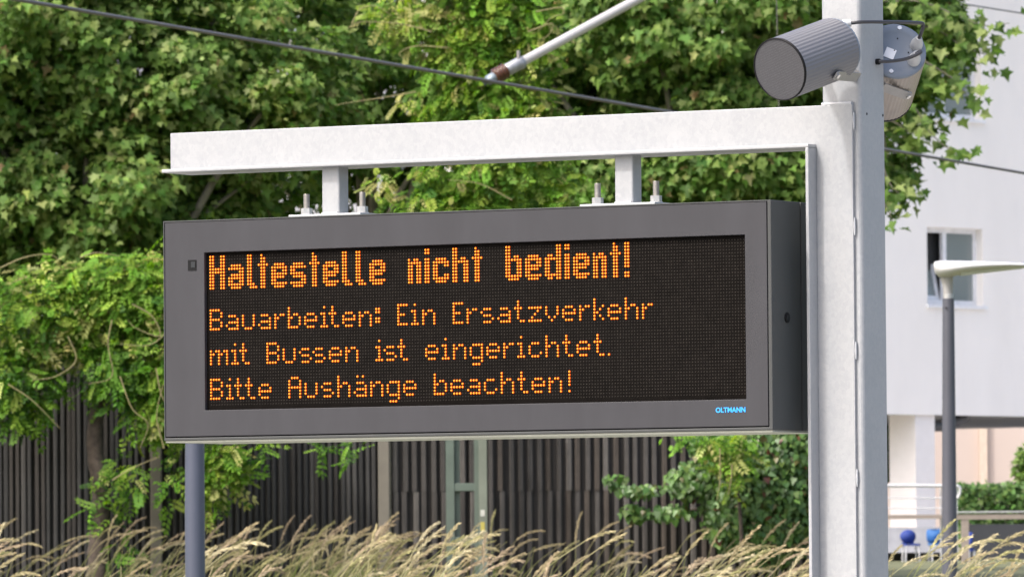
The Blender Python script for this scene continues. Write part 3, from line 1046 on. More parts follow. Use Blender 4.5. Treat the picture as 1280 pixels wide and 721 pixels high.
T2 = 86.0
fn = empty('timber_fence', (at(1240, 640, T2).x, T2, ground_z(T2)), 'low timber fence with pale metal cap right of the lamp post', 'fence')
fo_ = fn.location.copy()
flat('cap_rail', 1190, 1420, 637, 640.4, T2, .12, M_rail, fn, fo_)
flat('beam', 1190, 1420, 640.6, 649, T2, .09, M_wood, fn, fo_)
for x_ in (1206, 1296, 1386):
    p = at(x_, 649, T2)
    MB().box((p.x - fo_.x - .045, -.04, -.1), (p.x - fo_.x + .045, .04, p.z - fo_.z)).build('post', M_wood, fn)
flat('lower_beam', 1190, 1420, 701, 706, T2, .07, M_wood, fn, fo_)
M_slab = paint('dark_slate_wall', (.035, .038, .045), 0.8, 0, 0.2, 1.5)
p = at(1204, 655, 91)
q_ = at(1430, 655, 91)
dwl = MB().box((0, -.15, -.4), (q_.x - p.x, .15, p.z - ground_z(91))).build('garden_wall', M_slab, None, label='dark slate garden wall behind the low timber fence', cat='wall')
dwl.location = (p.x, 91, ground_z(91))
M_lowwall = paint('light_grey_concrete_wall', (.30, .31, .34), 0.85)
p = at(1090, 659, 93)
q_ = at(1186, 659, 93)
lw_ = MB().box((0, -.1, -.3), (q_.x - p.x, .1, p.z - ground_z(93))).build('low_wall', M_lowwall, None, label='light grey concrete low wall behind the blue chairs', cat='wall')
lw_.location = (p.x, 93, ground_z(93))

# small chairs
def chair(px, py_top, w_, hgt, mat, label, Y=90.0, square=False):
    k = Y / FPX
    c = at(px, py_top, Y)
    gzz = ground_z(Y)
    e = empty('chair', (c.x, c.y, gzz), label, 'chair', 0.2, 'blue chairs on the terrace')
    zt = c.z - gzz
    ww = w_ * k
    bh = hgt * k
    m = MB()
    n = 20
    out = []
    for kk in range(n):
        a = 2 * math.pi * kk / n
        ex = 2.0 if not square else 5.0
        ca_, sa = math.cos(a), math.sin(a)
        out.append((math.copysign(abs(ca_) ** (2 / ex), ca_) * ww / 2, math.copysign(abs(sa) ** (2 / ex), sa) * bh / 2))
    vs = [(x, .02 + .25 * x * x / ww, zt - bh / 2 + z) for x, z in out] + [(x, .045 + .25 * x * x / ww, zt - bh / 2 + z) for x, z in out]
    m.add(vs, [tuple(range(n))[::-1], tuple(range(n, 2 * n))] + [(i, (i + 1) % n, n + (i + 1) % n, n + i) for i in range(n)], True)
    m.build('backrest', mat, e)
    zs_ = max(zt - bh - .03, .12)
    MB().prism(rounded(ww * 1.05, ww, .03, 4, 0, -ww * .45), zs_, zs_ + .025).build('seat', mat, e)
    MB().box((-ww * .36, .03, zs_), (ww * .36, .05, zt - bh * .7)).build('back_strut', mat, e)
    for sx_ in (-1, 1):
        for yy in (-ww * .85, -.02):
            MB().tube([(sx_ * ww * .4, yy, zs_), (sx_ * ww * .46, yy * 1.1, -.02)], .01, 8).build('leg', M_rail, e)


M_blue = paint('deep_blue_plastic', (.022, .05, .25), 0.7)
M_blue2 = paint('bright_blue_plastic', (.03, .13, .36), 0.7)
chair(1136, 661.5, 20, 17, M_blue, 'deep blue chair with oval back on the terrace')
chair(1169, 660.5, 20, 17, M_blue2, 'bright blue chair with square back beside the lamp post', square=True)
chair(1213, 664, 8, 26, M_blue, 'narrow blue chair behind the timber fence post', 88.5, True)

# ================================================================== slatted fences
M_slat = []
for i_, c in enumerate(((.026, .0255, .026), (.038, .037, .037), (.054, .051, .05), (.033, .029, .027))):
    M_slat.append(paint('weathered_shade_dark_wood_%d' % i_, c, 0.85, 0, 0.35, 5, 0.3, 60, streak=(6, 6, .7)))  # weathered wood, its tones darkened further for shade
M_slat_r = []
for i_, c in enumerate(((.046, .042, .04), (.062, .057, .054), (.09, .083, .078), (.055, .045, .038))):
    M_slat_r.append(paint('weathered_grey_wood_%d' % i_, c, 0.85, 0, 0.35, 5, 0.3, 60, streak=(6, 6, .7)))
M_backing = paint('black_fence_backing', (.03, .027, .026), 0.9)
M_cpost = paint('beige_concrete_post', (.16, .145, .12), 0.85, 0, 0.15, 4)
FY = 55.0
fk = FY / FPX
z_top = at(100, 405, FY).z
z_base = ground_z(FY) - .05


def slat_mesh(w_, h_, dep, mat):
    m = MB()
    sec = [(-w_ / 2, 0), (-w_ / 2, -dep * .55), (-w_ * .28, -dep), (w_ * .28, -dep), (w_ / 2, -dep * .55), (w_ / 2, 0)]
    m.prism(sec[::-1], 0, h_)
    return m.mesh('slat', mat)


def fence(name, label, px0, px1, per, wfrac, mats, tiers, posts):
    xa, xb = at(px0, 600, FY).x, at(px1, 600, FY).x
    e = empty(name, (xa, FY, z_base), label, 'fence', 0, 'noise-barrier fences behind the grass')
    H = z_top - z_base
    MB().box((0, .002, 0), (xb - xa, .06, H)).build('backing_board', M_backing, e)
    MB().box((0, -.05, H + .003), (xb - xa, .10, H + .05)).build('coping', mats[1], e)
    w_ = per * fk
    n = int((xb - xa) / w_)
    cuts = [0, H] if tiers == 1 else [0, at(700, 613, FY).z - z_base - .001, at(700, 613, FY).z - z_base + .001, H]
    spans = [(cuts[k], cuts[k + 1]) for k in range(0, len(cuts), 2)]
    meshes = [[slat_mesh(w_ * wfrac * f, b - a, .035 if tiers == 1 else .03, m) for m, f in zip(mats, (1, .9, 1.05, .95))] for a, b in spans]
    pxs = [at(p, 600, FY).x - xa for p in posts]
    for i in range(n):
        x = (i + .5) * w_
        if any(abs(x - p) < .07 for p in pxs):
            continue
        for (a, b), ms in zip(spans, meshes):
            o = bpy.data.objects.new('slat', ms[random.choice((0, 1, 2, 3, 0, 1))])
            o.location = (x + random.uniform(-.007, .007), random.uniform(-.012, .0), a)
            o.rotation_euler = (0, random.uniform(-.004, .004), random.uniform(-.12, .12))
            put(o, e)
    for p in pxs:
        MB().box((p - 7 * fk, -.09, -.02), (p + 7 * fk, .0, H + .002)).build('post', M_cpost, e, bevel=.006)
    return e


fence('slat_fence', 'dark fine-slatted wooden fence behind the vines at left', -90, 481, 7.8, .78, M_slat, 1, (195.5, 481 - 1))
fence('slat_fence', 'grey coarse-slatted wooden fence below the display', 489, 1085, 12.0, .62, M_slat_r, 2, ())

# green steel door frame in front of the fence
M_green = paint('faded_green_steel', (.10, .13, .108), 0.55, 0.1, 0.12, 6)
M_green2 = paint('pale_green_steel', (.16, .18, .145), 0.55, 0.1, 0.12, 6)
M_yel = paint('yellow_sticker', (.42, .36, .08), 0.6)
M_wst = paint('white_sticker_worn', (.5, .5, .46), 0.6)
gY = 54.6
gf = empty('green_steel_frame', (at(582, 700, gY).x, gY, ground_z(gY) - .03), 'faded green steel ladder frame standing against the fence', 'frame')
go_ = gf.location.copy()


def gbar(name, x0, x1, y0, y1, dep, mat, yo=0.0, parent=None):
    a, b_ = at(x0, y1, gY), at(x1, y0, gY)
    return MB().box((a.x - go_.x, -dep / 2 + yo, a.z - go_.z), (b_.x - go_.x, dep / 2 + yo, b_.z - go_.z)).build(name, mat, parent or gf, bevel=.003)


gbar('upright', 558.5, 566.5, 400, 760, .06, M_green)
gbar('inner_strip', 569.5, 573.5, 400, 760, .03, M_green, .03)
gbar('upright', 594, 599.8, 400, 760, .06, M_green)
up2 = gbar('upright', 600, 607.5, 400, 760, .10, M_green2, -.03)
for y0, y1 in ((603.5, 613.5), (670.5, 681), (470, 480), (402, 410)):
    gbar('rung', 566.7, 593.8, y0, y1, .05, M_green)
gbar('sticker', 600.8, 606, 637, 645, .002, M_wst, -.0825, up2)
gbar('sticker', 600.8, 606, 652, 663, .002, M_yel, -.0825, up2)

# ================================================================== leaves
M_leaf = leafmat('plane_tree_leaf', .5, .55, .2)
M_wleaf = leafmat('wisteria_leaf', .42, .55, .2)
M_ivy = leafmat('creeper_leaf', .22, .42, .4)
M_grass = leafmat('dry_grass', .25, .8, .1)
M_bark = paint('plane_tree_bark', (.16, .145, .11), 0.9, 0, 0.4, 7, 0.5, 30)
M_vbark = paint('vine_bark', (.06, .046, .036), 0.95, 0, 0.5, 18, 0.8, 50)
M_shoot = paint('tan_vine_shoot', (.23, .20, .09), 0.7)


def template_plane():
    """five-lobed plane leaf, unit length along +y, gently cupped"""
    pts = [(0, 0), (.42, -.06), (.33, .20), (.60, .47), (.25, .56), (0, 1.0), (-.25, .56), (-.60, .47), (-.33, .20), (-.42, -.06)]
    v = [(0, .33, 0)] + [(x * .95, y, .32 * abs(x) - .35 * max(y - .4, 0)) for x, y in pts]
    n = len(pts)
    f = [(0, 1 + k, 1 + (k + 1) % n) for k in range(n)]
    return np.array(v, float), np.array(f, int)


def template_ivy():
    pts = [(0, 0), (.36, -.10), (.5, .22), (.30, .52), (0, 1.0), (-.30, .52), (-.5, .22), (-.36, -.10)]
    v = [(0, .35, 0)] + [(x, y, .16 * abs(x)) for x, y in pts]
    n = len(pts)
    return np.array(v, float), np.array([(0, 1 + k, 1 + (k + 1) % n) for k in range(n)], int)


def template_wisteria(pairs=5, drop=.3, wid=.15):
    """pinnate leaf, unit length along +y, leaflets in pairs"""
    v, f = [], []

    def leaflet(b, d, ln):
        b, d = np.array(b), np.array(d) / np.linalg.norm(d)
        s = np.cross(d, (0, 0, 1.0)); s /= np.linalg.norm(s)
        k = len(v)
        v.extend([b, b + d * ln * .45 + s * wid * ln / .3 * .5 + np.array((0, 0, .02)), b + d * ln + np.array((0, 0, -.05)), b + d * ln * .45 - s * wid * ln / .3 * .5 + np.array((0, 0, .02))])
        f.extend([(k, k + 1, k + 2), (k, k + 2, k + 3)])
    for i in range(pairs):
        t = .18 + .72 * i / (pairs - 1)
        z = -drop * t * t
        for sg in (-1, 1):
            leaflet((0, t, z), (sg * .8, .6, -.1), .36 - .1 * abs(t - .45))
    leaflet((0, .95, -drop * .9), (0, 1, -.3), .27)
    k = len(v)
    v.extend([np.array((-.006, 0, 0)), np.array((.006, 0, 0)), np.array((.004, .95, -drop * .9)), np.array((-.004, .95, -drop * .9))])
    f.extend([(k, k + 1, k + 2), (k, k + 2, k + 3)])
    return np.array(v), np.array(f, int)


def unit(a):
    return a / (np.linalg.norm(a, axis=-1, keepdims=True) + 1e-9)


def leaf_cloud(name, tpl, pos, nrm, tipd, size, col, mat, parent, origin, **kw):
    """joins many oriented copies of a leaf template into one mesh; col is per leaf"""
    tv, tf = tpl
    n, m = len(pos), len(tv)
    z = unit(nrm)
    y = unit(tipd - z * (tipd * z).sum(1, keepdims=True))
    x = np.cross(y, z)
    size = size.reshape(-1, 1, 1)
    wx = rng.uniform(.68, 1.08, (n, 1, 1))
    wz = rng.uniform(-.3, 1.8, (n, 1, 1))
    sk = rng.normal(0, .16, (n, 1, 1))
    P = ((tv[None, :, 0:1] * wx + sk * tv[None, :, 1:2] ** 2) * x[:, None, :] + tv[None, :, 1:2] * y[:, None, :] + tv[None, :, 2:3] * wz * z[:, None, :]) * size + pos[:, None, :] - np.array(origin)[None, None, :]
    V = P.reshape(-1, 3)
    F = (tf[None] + (np.arange(n) * m)[:, None, None]).reshape(-1, 3)
    me = bpy.data.meshes.new(name)
    me.vertices.add(len(V)); me.loops.add(F.size); me.polygons.add(len(F))
    me.vertices.foreach_set('co', V.astype(np.float32).ravel())
    me.loops.foreach_set('vertex_index', F.astype(np.int32).ravel())
    me.polygons.foreach_set('loop_start', np.arange(0, F.size, 3, dtype=np.int32))
    me.polygons.foreach_set('loop_total', np.full(len(F), 3, dtype=np.int32))
    ca_ = me.color_attributes.new('Col', 'FLOAT_COLOR', 'POINT')
    c4 = np.concatenate([np.repeat(col, m, axis=0), np.ones((n * m, 1))], 1)
    ca_.data.foreach_set('color', c4.astype(np.float32).ravel())
    me.update(calc_edges=True)
    me.materials.append(mat)
    o = bpy.data.objects.new(name, me)
    return put(o, parent, kind='stuff', **kw)


def mixcol(n, palette, weights, jitter=.22):
    idx = rng.choice(len(palette), size=n, p=np.array(weights) / sum(weights))
    c = np.array(palette)[idx]
    return c * np.exp(rng.normal(0, jitter, (n, 1))) * np.exp(rng.normal(0, .05, (n, 3)))


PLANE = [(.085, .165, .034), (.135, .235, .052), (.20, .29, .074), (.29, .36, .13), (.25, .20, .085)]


def pix(p):
    d = Vector(p) - CAM
    f_ = d.dot(fwd)
    return 640 + FPX * d.dot(CR) / f_, 360.5 - FPX * d.dot(CU) / f_


def clump_leaves(centers, outs, radii, per, flat_=.6):
    pos, nrm, tipd = [], [], []
    for c, o, r, k in zip(centers, outs, radii, per):
        q = rng.normal(0, 1, (k, 3))
        q = q / np.linalg.norm(q, axis=1, keepdims=True) * (rng.random((k, 1)) ** .45)
        q[:, 2] *= flat_
        pos.append(c + q * r)
        nn = np.array((-.3, -.25, .75)) + .5 * o + .3 * q + rng.normal(0, .36, (k, 3))
        nrm.append(nn)
        tipd.append(o * .6 + q * .7 + np.array((0, 0, -.55)) + rng.normal(0, .4, (k, 3)))
    return np.concatenate(pos), np.concatenate(nrm), np.concatenate(tipd)


def plane_tree(label, px_trunk, Y, crowns, palette_w, seedlimit=(-170, 1420, -330, 560)):
    tb = at(px_trunk, 650, Y)
    gz_ = ground_z(Y) - .1
    e = empty('plane_tree', (tb.x, Y, gz_), label, 'tree', 0, 'plane trees behind the fence')
    o = e.location.copy()
    C, O, RR, K = [], [], [], []
    for cx, cy, cY, rx, ry, rz, n, per in crowns:
        c = np.array(at(cx, cy, cY))
        k = 0
        tries = 0
        while k < n and tries < n * 12:
            tries += 1
            d = rng.normal(0, 1, 3); d /= np.linalg.norm(d)
            if d[1] > .45:
                continue
            lump = 1 + .10 * math.sin(5 * d[0] + cx) + .10 * math.sin(6 * d[2] + 1.3)
            rad_ = (rng.random() ** .30) * lump
            p = c + d * np.array((rx, ry, rz)) * rad_
            X, Yp = pix(p)
            if not (seedlimit[0] < X < seedlimit[1] and seedlimit[2] < Yp < seedlimit[3]):
                continue
            C.append(p); O.append(d); RR.append(rng.uniform(.22, .44)); K.append(int(2.9 * per * rng.uniform(.6, 1.3)))
            k += 1
    pos, nrm, tipd = clump_leaves(C, O, RR, K)
    n = len(pos)
    size = .05 + .072 * rng.random(n) ** 1.3
    leaf_cloud('crown', template_plane(), pos, nrm, tipd, size, mixcol(n, PLANE, palette_w), M_leaf, e, o)
    # trunk and limbs
    c0 = crowns[0]
    top = at(c0[0], c0[1], c0[2]) - o
    th = max(2.2, top.z * .45)
    t_ = MB()
    t_.tube(smoothpath([(0, 0, 0), (.04, .02, th * .5), (-.03, .05, th), Vector((top.x * .5, top.y * .5, (th + top.z) / 2)), top], 5), [.24 - .17 * k / 20 for k in range(21)], 10)
    t_.build('trunk', M_bark, e)
    for k in range(0, len(C), max(1, len(C) // 26)):
        a = Vector((0, 0, th * random.uniform(.8, 1.25)))
        b_ = Vector(C[k]) - o
        m_ = (a + b_) / 2 + Vector((random.uniform(-.2, .2), random.uniform(-.2, .2), .25))
        MB().tube(smoothpath([a, m_, b_], 5), [.06 - .05 * j / 10 for j in range(11)], 6).build('limb', M_bark, e)
    return e, o


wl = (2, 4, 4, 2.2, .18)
wd_ = (5, 4, 1.5, .3, .15)  # darker leaf mix, paints the crown's shade into the leaf colours
treeA, oA = plane_tree('tall plane tree with sunlit leaves filling the left of the picture', 150, 66,
                       [(110, 60, 66.5, 2.35, 1.7, 2.3, 300, 62), (30, 250, 66, 1.7, 1.2, 1.0, 70, 60), (260, 220, 67, 1.3, 1.0, .9, 60, 60), (200, -60, 67.5, 2.4, 1.2, 1.0, 80, 60), (90, 120, 65.6, 2.2, .7, 1.9, 110, 55)], wl)
treeC, oC = plane_tree('plane tree with leaves coloured darker as shade behind the bright wisteria', 470, 71,
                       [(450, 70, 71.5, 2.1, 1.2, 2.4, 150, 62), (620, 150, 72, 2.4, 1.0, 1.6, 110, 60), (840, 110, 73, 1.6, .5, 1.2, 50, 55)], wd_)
treeB, oB = plane_tree('plane tree with leaf sprays hanging over the white facade', 880, 67,
                       [(880, 30, 67.5, 2.3, 1.6, 1.9, 230, 62), (840, 225, 66.6, 1.5, .6, .5, 90, 55), (940, 200, 66.6, .8, .6, .5, 40, 55), (985, 20, 67.4, .75, .6, .8, 60, 55), (760, -10, 68.2, 1.3, .6, .8, 50, 55), (840, 110, 68.4, 1.0, .4, .5, 50, 50), (1105, 25, 67, .72, .6, .9, 46, 46), (1085, 165, 67, .42, .5, .75, 22, 40)], (3, 4, 3, 1.2, .18))
# single leaves of the sprays in front of the white facade
tvp, tfp = template_plane()
lmesh = []
for i_, c in enumerate(PLANE[:4] + [(.075, .13, .035)]):
    me = bpy.data.meshes.new('leaf')
    me.from_pydata([tuple(v) for v in tvp], [], [tuple(f) for f in tfp])
    ca_ = me.color_attributes.new('Col', 'FLOAT_COLOR', 'POINT')
    ca_.data.foreach_set('color', np.tile(np.array([*c, 1.0]), len(tvp)).astype(np.float32))
    me.materials.append(M_leaf)
    lmesh.append(me)
SPR = [([(1105, 5), (1150, 5), (1195, 22), (1232, 35), (1262, 32)], 60), ([(1120, 30), (1170, 40), (1205, 62), (1245, 75)], 55), ([(1120, 60), (1165, 85), (1195, 105), (1212, 128)], 45),
       ([(1112, 110), (1145, 140), (1160, 165), (1185, 188), (1208, 190)], 42), ([(1106, 150), (1125, 160), (1140, 172)], 16), ([(1100, 200), (1112, 232), (1124, 245)], 14), ([(1100, 250), (1110, 265), (1116, 280)], 9), ([(1104, 170), (1110, 200)], 7)]
for path, cnt in SPR:
    dY = random.uniform(-.5, .4)
    pts = smoothpath([at(x, y, 66 + dY) for x, y in path], 8)
    tw = [p - oB + Vector((0, 0, .02)) for p in pts]
    MB().tube(tw, [.010 - .007 * k / (len(tw) - 1) for k in range(len(tw))], 5).build('twig', M_bark, treeB)
    for k in range(cnt):
        p = random.choice(pts[1:]) + Vector((random.gauss(0, .09), random.gauss(0, .12), random.gauss(-.04, .08)))
        n_ = Vector((random.gauss(-.1, .4), random.gauss(-.55, .35), random.gauss(.6, .35))).normalized()
        tp = Vector((random.gauss(.25, .5), random.gauss(0, .3), random.gauss(-.8, .35)))
        yv = (tp - n_ * tp.dot(n_)).normalized()
        xv = yv.cross(n_)
        o = bpy.data.objects.new('leaf', random.choice(lmesh))
        sc = random.uniform(.085, .145)
        o.matrix_world = Matrix.Translation(p - oB) @ Matrix((xv, yv, n_)).transposed().to_4x4() @ Matrix.Scale(sc, 4)
        put(o, treeB)

# ---- wisteria on the fence and on the pole behind the arm
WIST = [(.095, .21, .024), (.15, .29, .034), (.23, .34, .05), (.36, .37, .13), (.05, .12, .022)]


def wisteria(label, px, Y, blobs, shoots, stem, weights):
    b0 = at(px, 690, Y)
    e = empty('wisteria', (b0.x, Y, ground_z(Y) - .05), label, 'climbing plant', 0, 'wisterias climbing behind the display')
    o = e.location.copy()
    P, Nn, T, S, Cc = [], [], [], [], []
    for cx, cy, rpx, rpy, n, w_ in blobs:
        n = int(n * (3.5 if n > 45 else 1.8))
        c = np.array(at(cx, cy, Y))
        k_ = Y / FPX
        q = rng.normal(0, 1, (n, 3)); q = q / np.linalg.norm(q, axis=1, keepdims=True) * (rng.random((n, 1)) ** .4)
        q[:, 1] = -np.abs(q[:, 1]) * .9 + .2
        P.append(c + q * np.array((rpx * k_, min(rpx, rpy) * k_ * .8 + .1, rpy * k_)))
        Nn.append(np.array((-.3, -.4, .75)) + .45 * q + rng.normal(0, .35, (n, 3)))
        T.append(q * .9 + np.array((-.1, -.35, -.1)) + rng.normal(0, .65, (n, 3)))
        S.append(rng.uniform(.09, .19, n))
        Cc.append(mixcol(n, WIST, w_ or weights, .2))
    P, Nn, T, S, Cc = [np.concatenate(v_) for v_ in (P, Nn, T, S, Cc)]
    pick = rng.integers(0, 3, len(P))
    for kk, tpl in enumerate((template_wisteria(5, .3, .15), template_wisteria(4, .55, .17), template_wisteria(3, .1, .2))):
        m_ = pick == kk
        leaf_cloud('foliage', tpl, P[m_], Nn[m_], T[m_], S[m_] * (1, .9, .7)[kk], Cc[m_], M_wleaf, e, o)
    for path in stem:
        pts = smoothpath([at(x, y, Y + dy) - o for x, y, dy in path], 6)
        r0 = path_r
        MB().tube(pts, [r0 * (1 - .55 * k / (len(pts) - 1)) * random.uniform(.9, 1.12) for k in range(len(pts))], 9).build('stem', M_vbark, e)
    for path in shoots:
        pts = smoothpath([at(x, y, Y - .55) - o for x, y in path], 6)
        MB().tube(pts, [.0055 - .0035 * k / (len(pts) - 1) for k in range(len(pts))], 5).build('shoot', M_shoot, e)
    return e, o


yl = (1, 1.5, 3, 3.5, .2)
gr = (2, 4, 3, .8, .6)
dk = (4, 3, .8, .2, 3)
path_r = .085
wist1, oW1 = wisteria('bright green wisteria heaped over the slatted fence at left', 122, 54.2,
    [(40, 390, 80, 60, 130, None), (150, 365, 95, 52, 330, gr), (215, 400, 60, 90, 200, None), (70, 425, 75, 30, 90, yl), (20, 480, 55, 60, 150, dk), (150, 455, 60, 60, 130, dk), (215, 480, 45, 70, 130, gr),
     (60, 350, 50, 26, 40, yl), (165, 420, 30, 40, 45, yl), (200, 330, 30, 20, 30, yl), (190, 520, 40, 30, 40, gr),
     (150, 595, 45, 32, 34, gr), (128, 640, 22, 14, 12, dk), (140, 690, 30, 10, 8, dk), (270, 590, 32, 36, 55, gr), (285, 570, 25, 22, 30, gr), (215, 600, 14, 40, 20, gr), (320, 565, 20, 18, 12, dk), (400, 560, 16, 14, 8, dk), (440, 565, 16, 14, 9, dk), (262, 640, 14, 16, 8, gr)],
    [[(165, 380), (190, 395), (200, 420), (170, 410), (160, 400)], [(140, 400), (135, 430), (140, 470), (110, 480)], [(85, 420), (95, 450), (70, 470), (40, 475)], [(205, 360), (215, 400), (190, 430), (150, 430)], [(10, 480), (40, 500), (75, 535)],
     [(195, 460), (205, 500), (235, 520)], [(0, 335), (30, 322), (60, 318), (75, 325)], [(100, 322), (120, 316), (150, 320)], [(150, 470), (165, 510), (185, 530), (175, 560)], [(140, 600), (165, 585), (200, 570)], [(205, 560), (196, 520), (204, 480)]],
    [[(124, 745, 0), (122, 690, .0), (126, 620, .05), (118, 540, .1), (135, 460, .2), (150, 400, .3)]], (2, 3, 2.5, 1.2, .6))
path_r = .06
wist2, oW2 = wisteria('bright wisteria column rising behind the arm beside the insulator', 590, 61,
    [(590, -60, 120, 70, 230, None), (620, 20, 80, 50, 240, gr), (520, 25, 75, 36, 110, yl), (590, 70, 75, 50, 170, gr), (560, 60, 45, 22, 60, yl), (660, 60, 36, 50, 70, yl), (600, 130, 85, 45, 210, gr), (650, 160, 50, 45, 110, (1, 2, 3, 3, .2)), (610, 210, 95, 45, 230, gr), (580, 260, 110, 40, 200, gr), (600, 330, 100, 60, 120, gr), (510, 130, 18, 8, 8, yl), (480, 225, 24, 18, 14, yl), (700, 240, 40, 30, 40, gr), (680, 110, 26, 22, 26, yl)],
    [[(520, 115), (480, 122), (440, 128), (418, 132)], [(560, 60), (520, 58), (500, 66), (505, 74)], [(440, 30), (450, 12), (470, 8), (490, 20)], [(670, 15), (700, 10), (704, 18), (690, 22), (672, 40)], [(660, 40), (690, 30), (685, 45), (672, 50)], [(540, 40), (500, 30), (450, 28), (432, 38)], [(640, 250), (600, 230), (560, 225)]],
    [[(600, 760, 0), (596, 600, .0), (604, 400, .05), (598, 200, .1), (605, 0, .1), (600, -80, .1)]], (1.5, 3, 3, 1.6, .4))

# ---- creeper on the right of the fence
cr0 = at(960, 700, 54.0)
crp = empty('creeper', (cr0.x, 54.0, ground_z(54) - .05), 'dense dark green creeper covering the fence beside the mast', 'climbing plant')
oc = crp.location.copy()
P, Nn, T = [], [], []
for cx, cy, rpx, rpy, n in ((960, 615, 80, 95, 1700), (990, 560, 70, 60, 600), (920, 565, 60, 40, 330), (1030, 590, 50, 80, 400), (925, 650, 45, 45, 330), (860, 600, 32, 26, 70), (800, 612, 32, 9, 26), (770, 600, 16, 10, 10), (835, 640, 36, 12, 30), (905, 640, 30, 40, 120), (790, 640, 18, 12, 14)):
    n = int(n * 3.6)
    c = np.array(at(cx, cy, 54.4))
    q = rng.normal(0, 1, (n, 3)); q = q / np.linalg.norm(q, axis=1, keepdims=True) * (rng.random((n, 1)) ** .4)
    q[:, 1] = -np.abs(q[:, 1])
    P.append(c + q * np.array((rpx * .006, .45 if n > 60 else .12, rpy * .006)))
    Nn.append(np.array((0, -.7, .35)) + .35 * q + rng.normal(0, .32, (n, 3)))
    T.append(np.array((0, -.15, -.9)) + rng.normal(0, .35, (n, 3)))
P, Nn, T = np.concatenate(P), np.concatenate(Nn), np.concatenate(T)
IVY = [(.05, .11, .026), (.075, .15, .033), (.11, .19, .042), (.12, .12, .04), (.12, .045, .025)]
leaf_cloud('foliage', template_ivy(), P, Nn, T, rng.uniform(.034, .066, len(P)), mixcol(len(P), IVY, (4, 4, 1.6, .35, .12)), M_ivy, crp, oc)
for path in ([(985, 720), (980, 640), (1000, 560), (990, 500)], [(930, 640), (870, 602), (800, 614), (760, 598)], [(950, 700), (900, 640), (840, 640), (790, 640)]):
    pts = smoothpath([at(x, y, 54.55) - oc for x, y in path], 6)
    MB().tube(pts, [.018 - .012 * k / (len(pts) - 1) for k in range(len(pts))], 6).build('stem', M_vbark, crp)
# bright wisteria sprig at its top left
path_r = .02
wisteria('bright green wisteria sprig hanging over the dark creeper', 912, 53.7, [(905, 548, 34, 10, 30, gr), (915, 570, 22, 20, 26, (1, 2, 3, 2, .1)), (880, 552, 30, 8, 18, gr), (920, 596, 13, 12, 8, gr), (893, 580, 10, 16, 7, gr), (850, 548, 26, 6, 9, dk)],
         [[(900, 560), (900, 600), (896, 625)], [(915, 580), (914, 600), (910, 618)]], [[(930, 740, .2), (925, 640, .2), (915, 560, .2)]], gr)

# ---- hedge and shrub by the house
M_hedge = leafmat('hedge_leaf', .25, .5, .3)
hc = at(1300, 640, 99)
hg = empty('hedge', (hc.x, 99, ground_z(99)), 'clipped green hedge behind the low timber fence', 'hedge')
hx0, hx1 = at(1194, 640, 99).x, at(1450, 640, 99).x
hz0, hz1 = ground_z(99), at(1240, 607, 99).z
n = 9000
P = np.stack([rng.uniform(hx0, hx1, n), 98.6 + rng.random(n) ** 2 * .9, hz0 + (hz1 - hz0) * rng.random(n) ** .6 + rng.normal(0, .025, n)], 1)
Nn = np.array((0, -.5, .7)) + rng.normal(0, .45, (n, 3))
leaf_cloud('foliage', template_ivy(), P, Nn, rng.normal(0, 1, (n, 3)) + np.array((0, 0, .6)), rng.uniform(.045, .085, n), mixcol(n, [(.05, .11, .025), (.08, .16, .04), (.12, .2, .05)], (3, 3, 1.5)), M_hedge, hg, hg.location)
for k in range(9):
    x_ = hx0 + (hx1 - hx0) * (k + .5) / 9 - hc.x
    MB().tube([(x_, 0, -.05), (x_ + .03, .02, .5), (x_, 0, hz1 - hz0 - .1)], [.03, .022, .01], 6).build('stem', M_vbark, hg)
sc_ = at(1284, 580, 100.5)
sh = empty('shrub', (sc_.x, 100.5, ground_z(100.5)), 'light green shrub at the right picture edge above the hedge', 'shrub')
n = 700
q = rng.normal(0, 1, (n, 3)); q = q / np.linalg.norm(q, axis=1, keepdims=True) * (rng.random((n, 1)) ** .5)
P = np.array(at(1288, 585, 100.5)) + q * np.array((.24, .25, .36))
leaf_cloud('foliage', template_ivy(), P, np.array((-.2, -.4, .7)) + rng.normal(0, .4, (n, 3)), q + np.array((0, 0, -.3)), rng.uniform(.06, .11, n), mixcol(n, [(.11, .19, .04), (.16, .24, .06)], (1, 1)), M_hedge, sh, sh.location)
MB().tube([(0, 0, -.05), (.02, 0, .6), (.0, 0, sc_.z - ground_z(100.5))], [.03, .02, .012], 6).build('stem', M_vbark, sh)
# bush seen between pillar and mast
bc_ = at(1114, 570, 118)
bs = empty('shrub', (bc_.x, 118, ground_z(118)), 'dark green bush between the mast and the white pillar', 'shrub')
n = 900
q = rng.normal(0, 1, (n, 3)); q = q / np.linalg.norm(q, axis=1, keepdims=True) * (rng.random((n, 1)) ** .5)
P = np.array(at(1108, 565, 118)) + q * np.array((.22, .3, .45))
leaf_cloud('foliage', template_ivy(), P, np.array((-.2, -.4, .7)) + rng.normal(0, .4, (n, 3)), q + np.array((0, 0, -.3)), rng.uniform(.08, .14, n), mixcol(n, [(.06, .13, .03), (.1, .2, .05)], (1, 1)), M_hedge, bs, bs.location)
MB().tube([(0, 0, -.05), (.02, 0, .6), (.0, 0, bc_.z - ground_z(118))], [.04, .03, .012], 6).build('stem', M_vbark, bs)

# ================================================================== ornamental grass
GV, GF, GC = [], [], []


def gquad(a, b_, s, w0, w1, c):
    k = len(GV)
    GV.extend([a - s * w0, a + s * w0, b_ + s * w1, b_ - s * w1])
    GF.append((k, k + 1, k + 2)); GF.append((k, k + 2, k + 3))
    GC.extend([c] * 4)


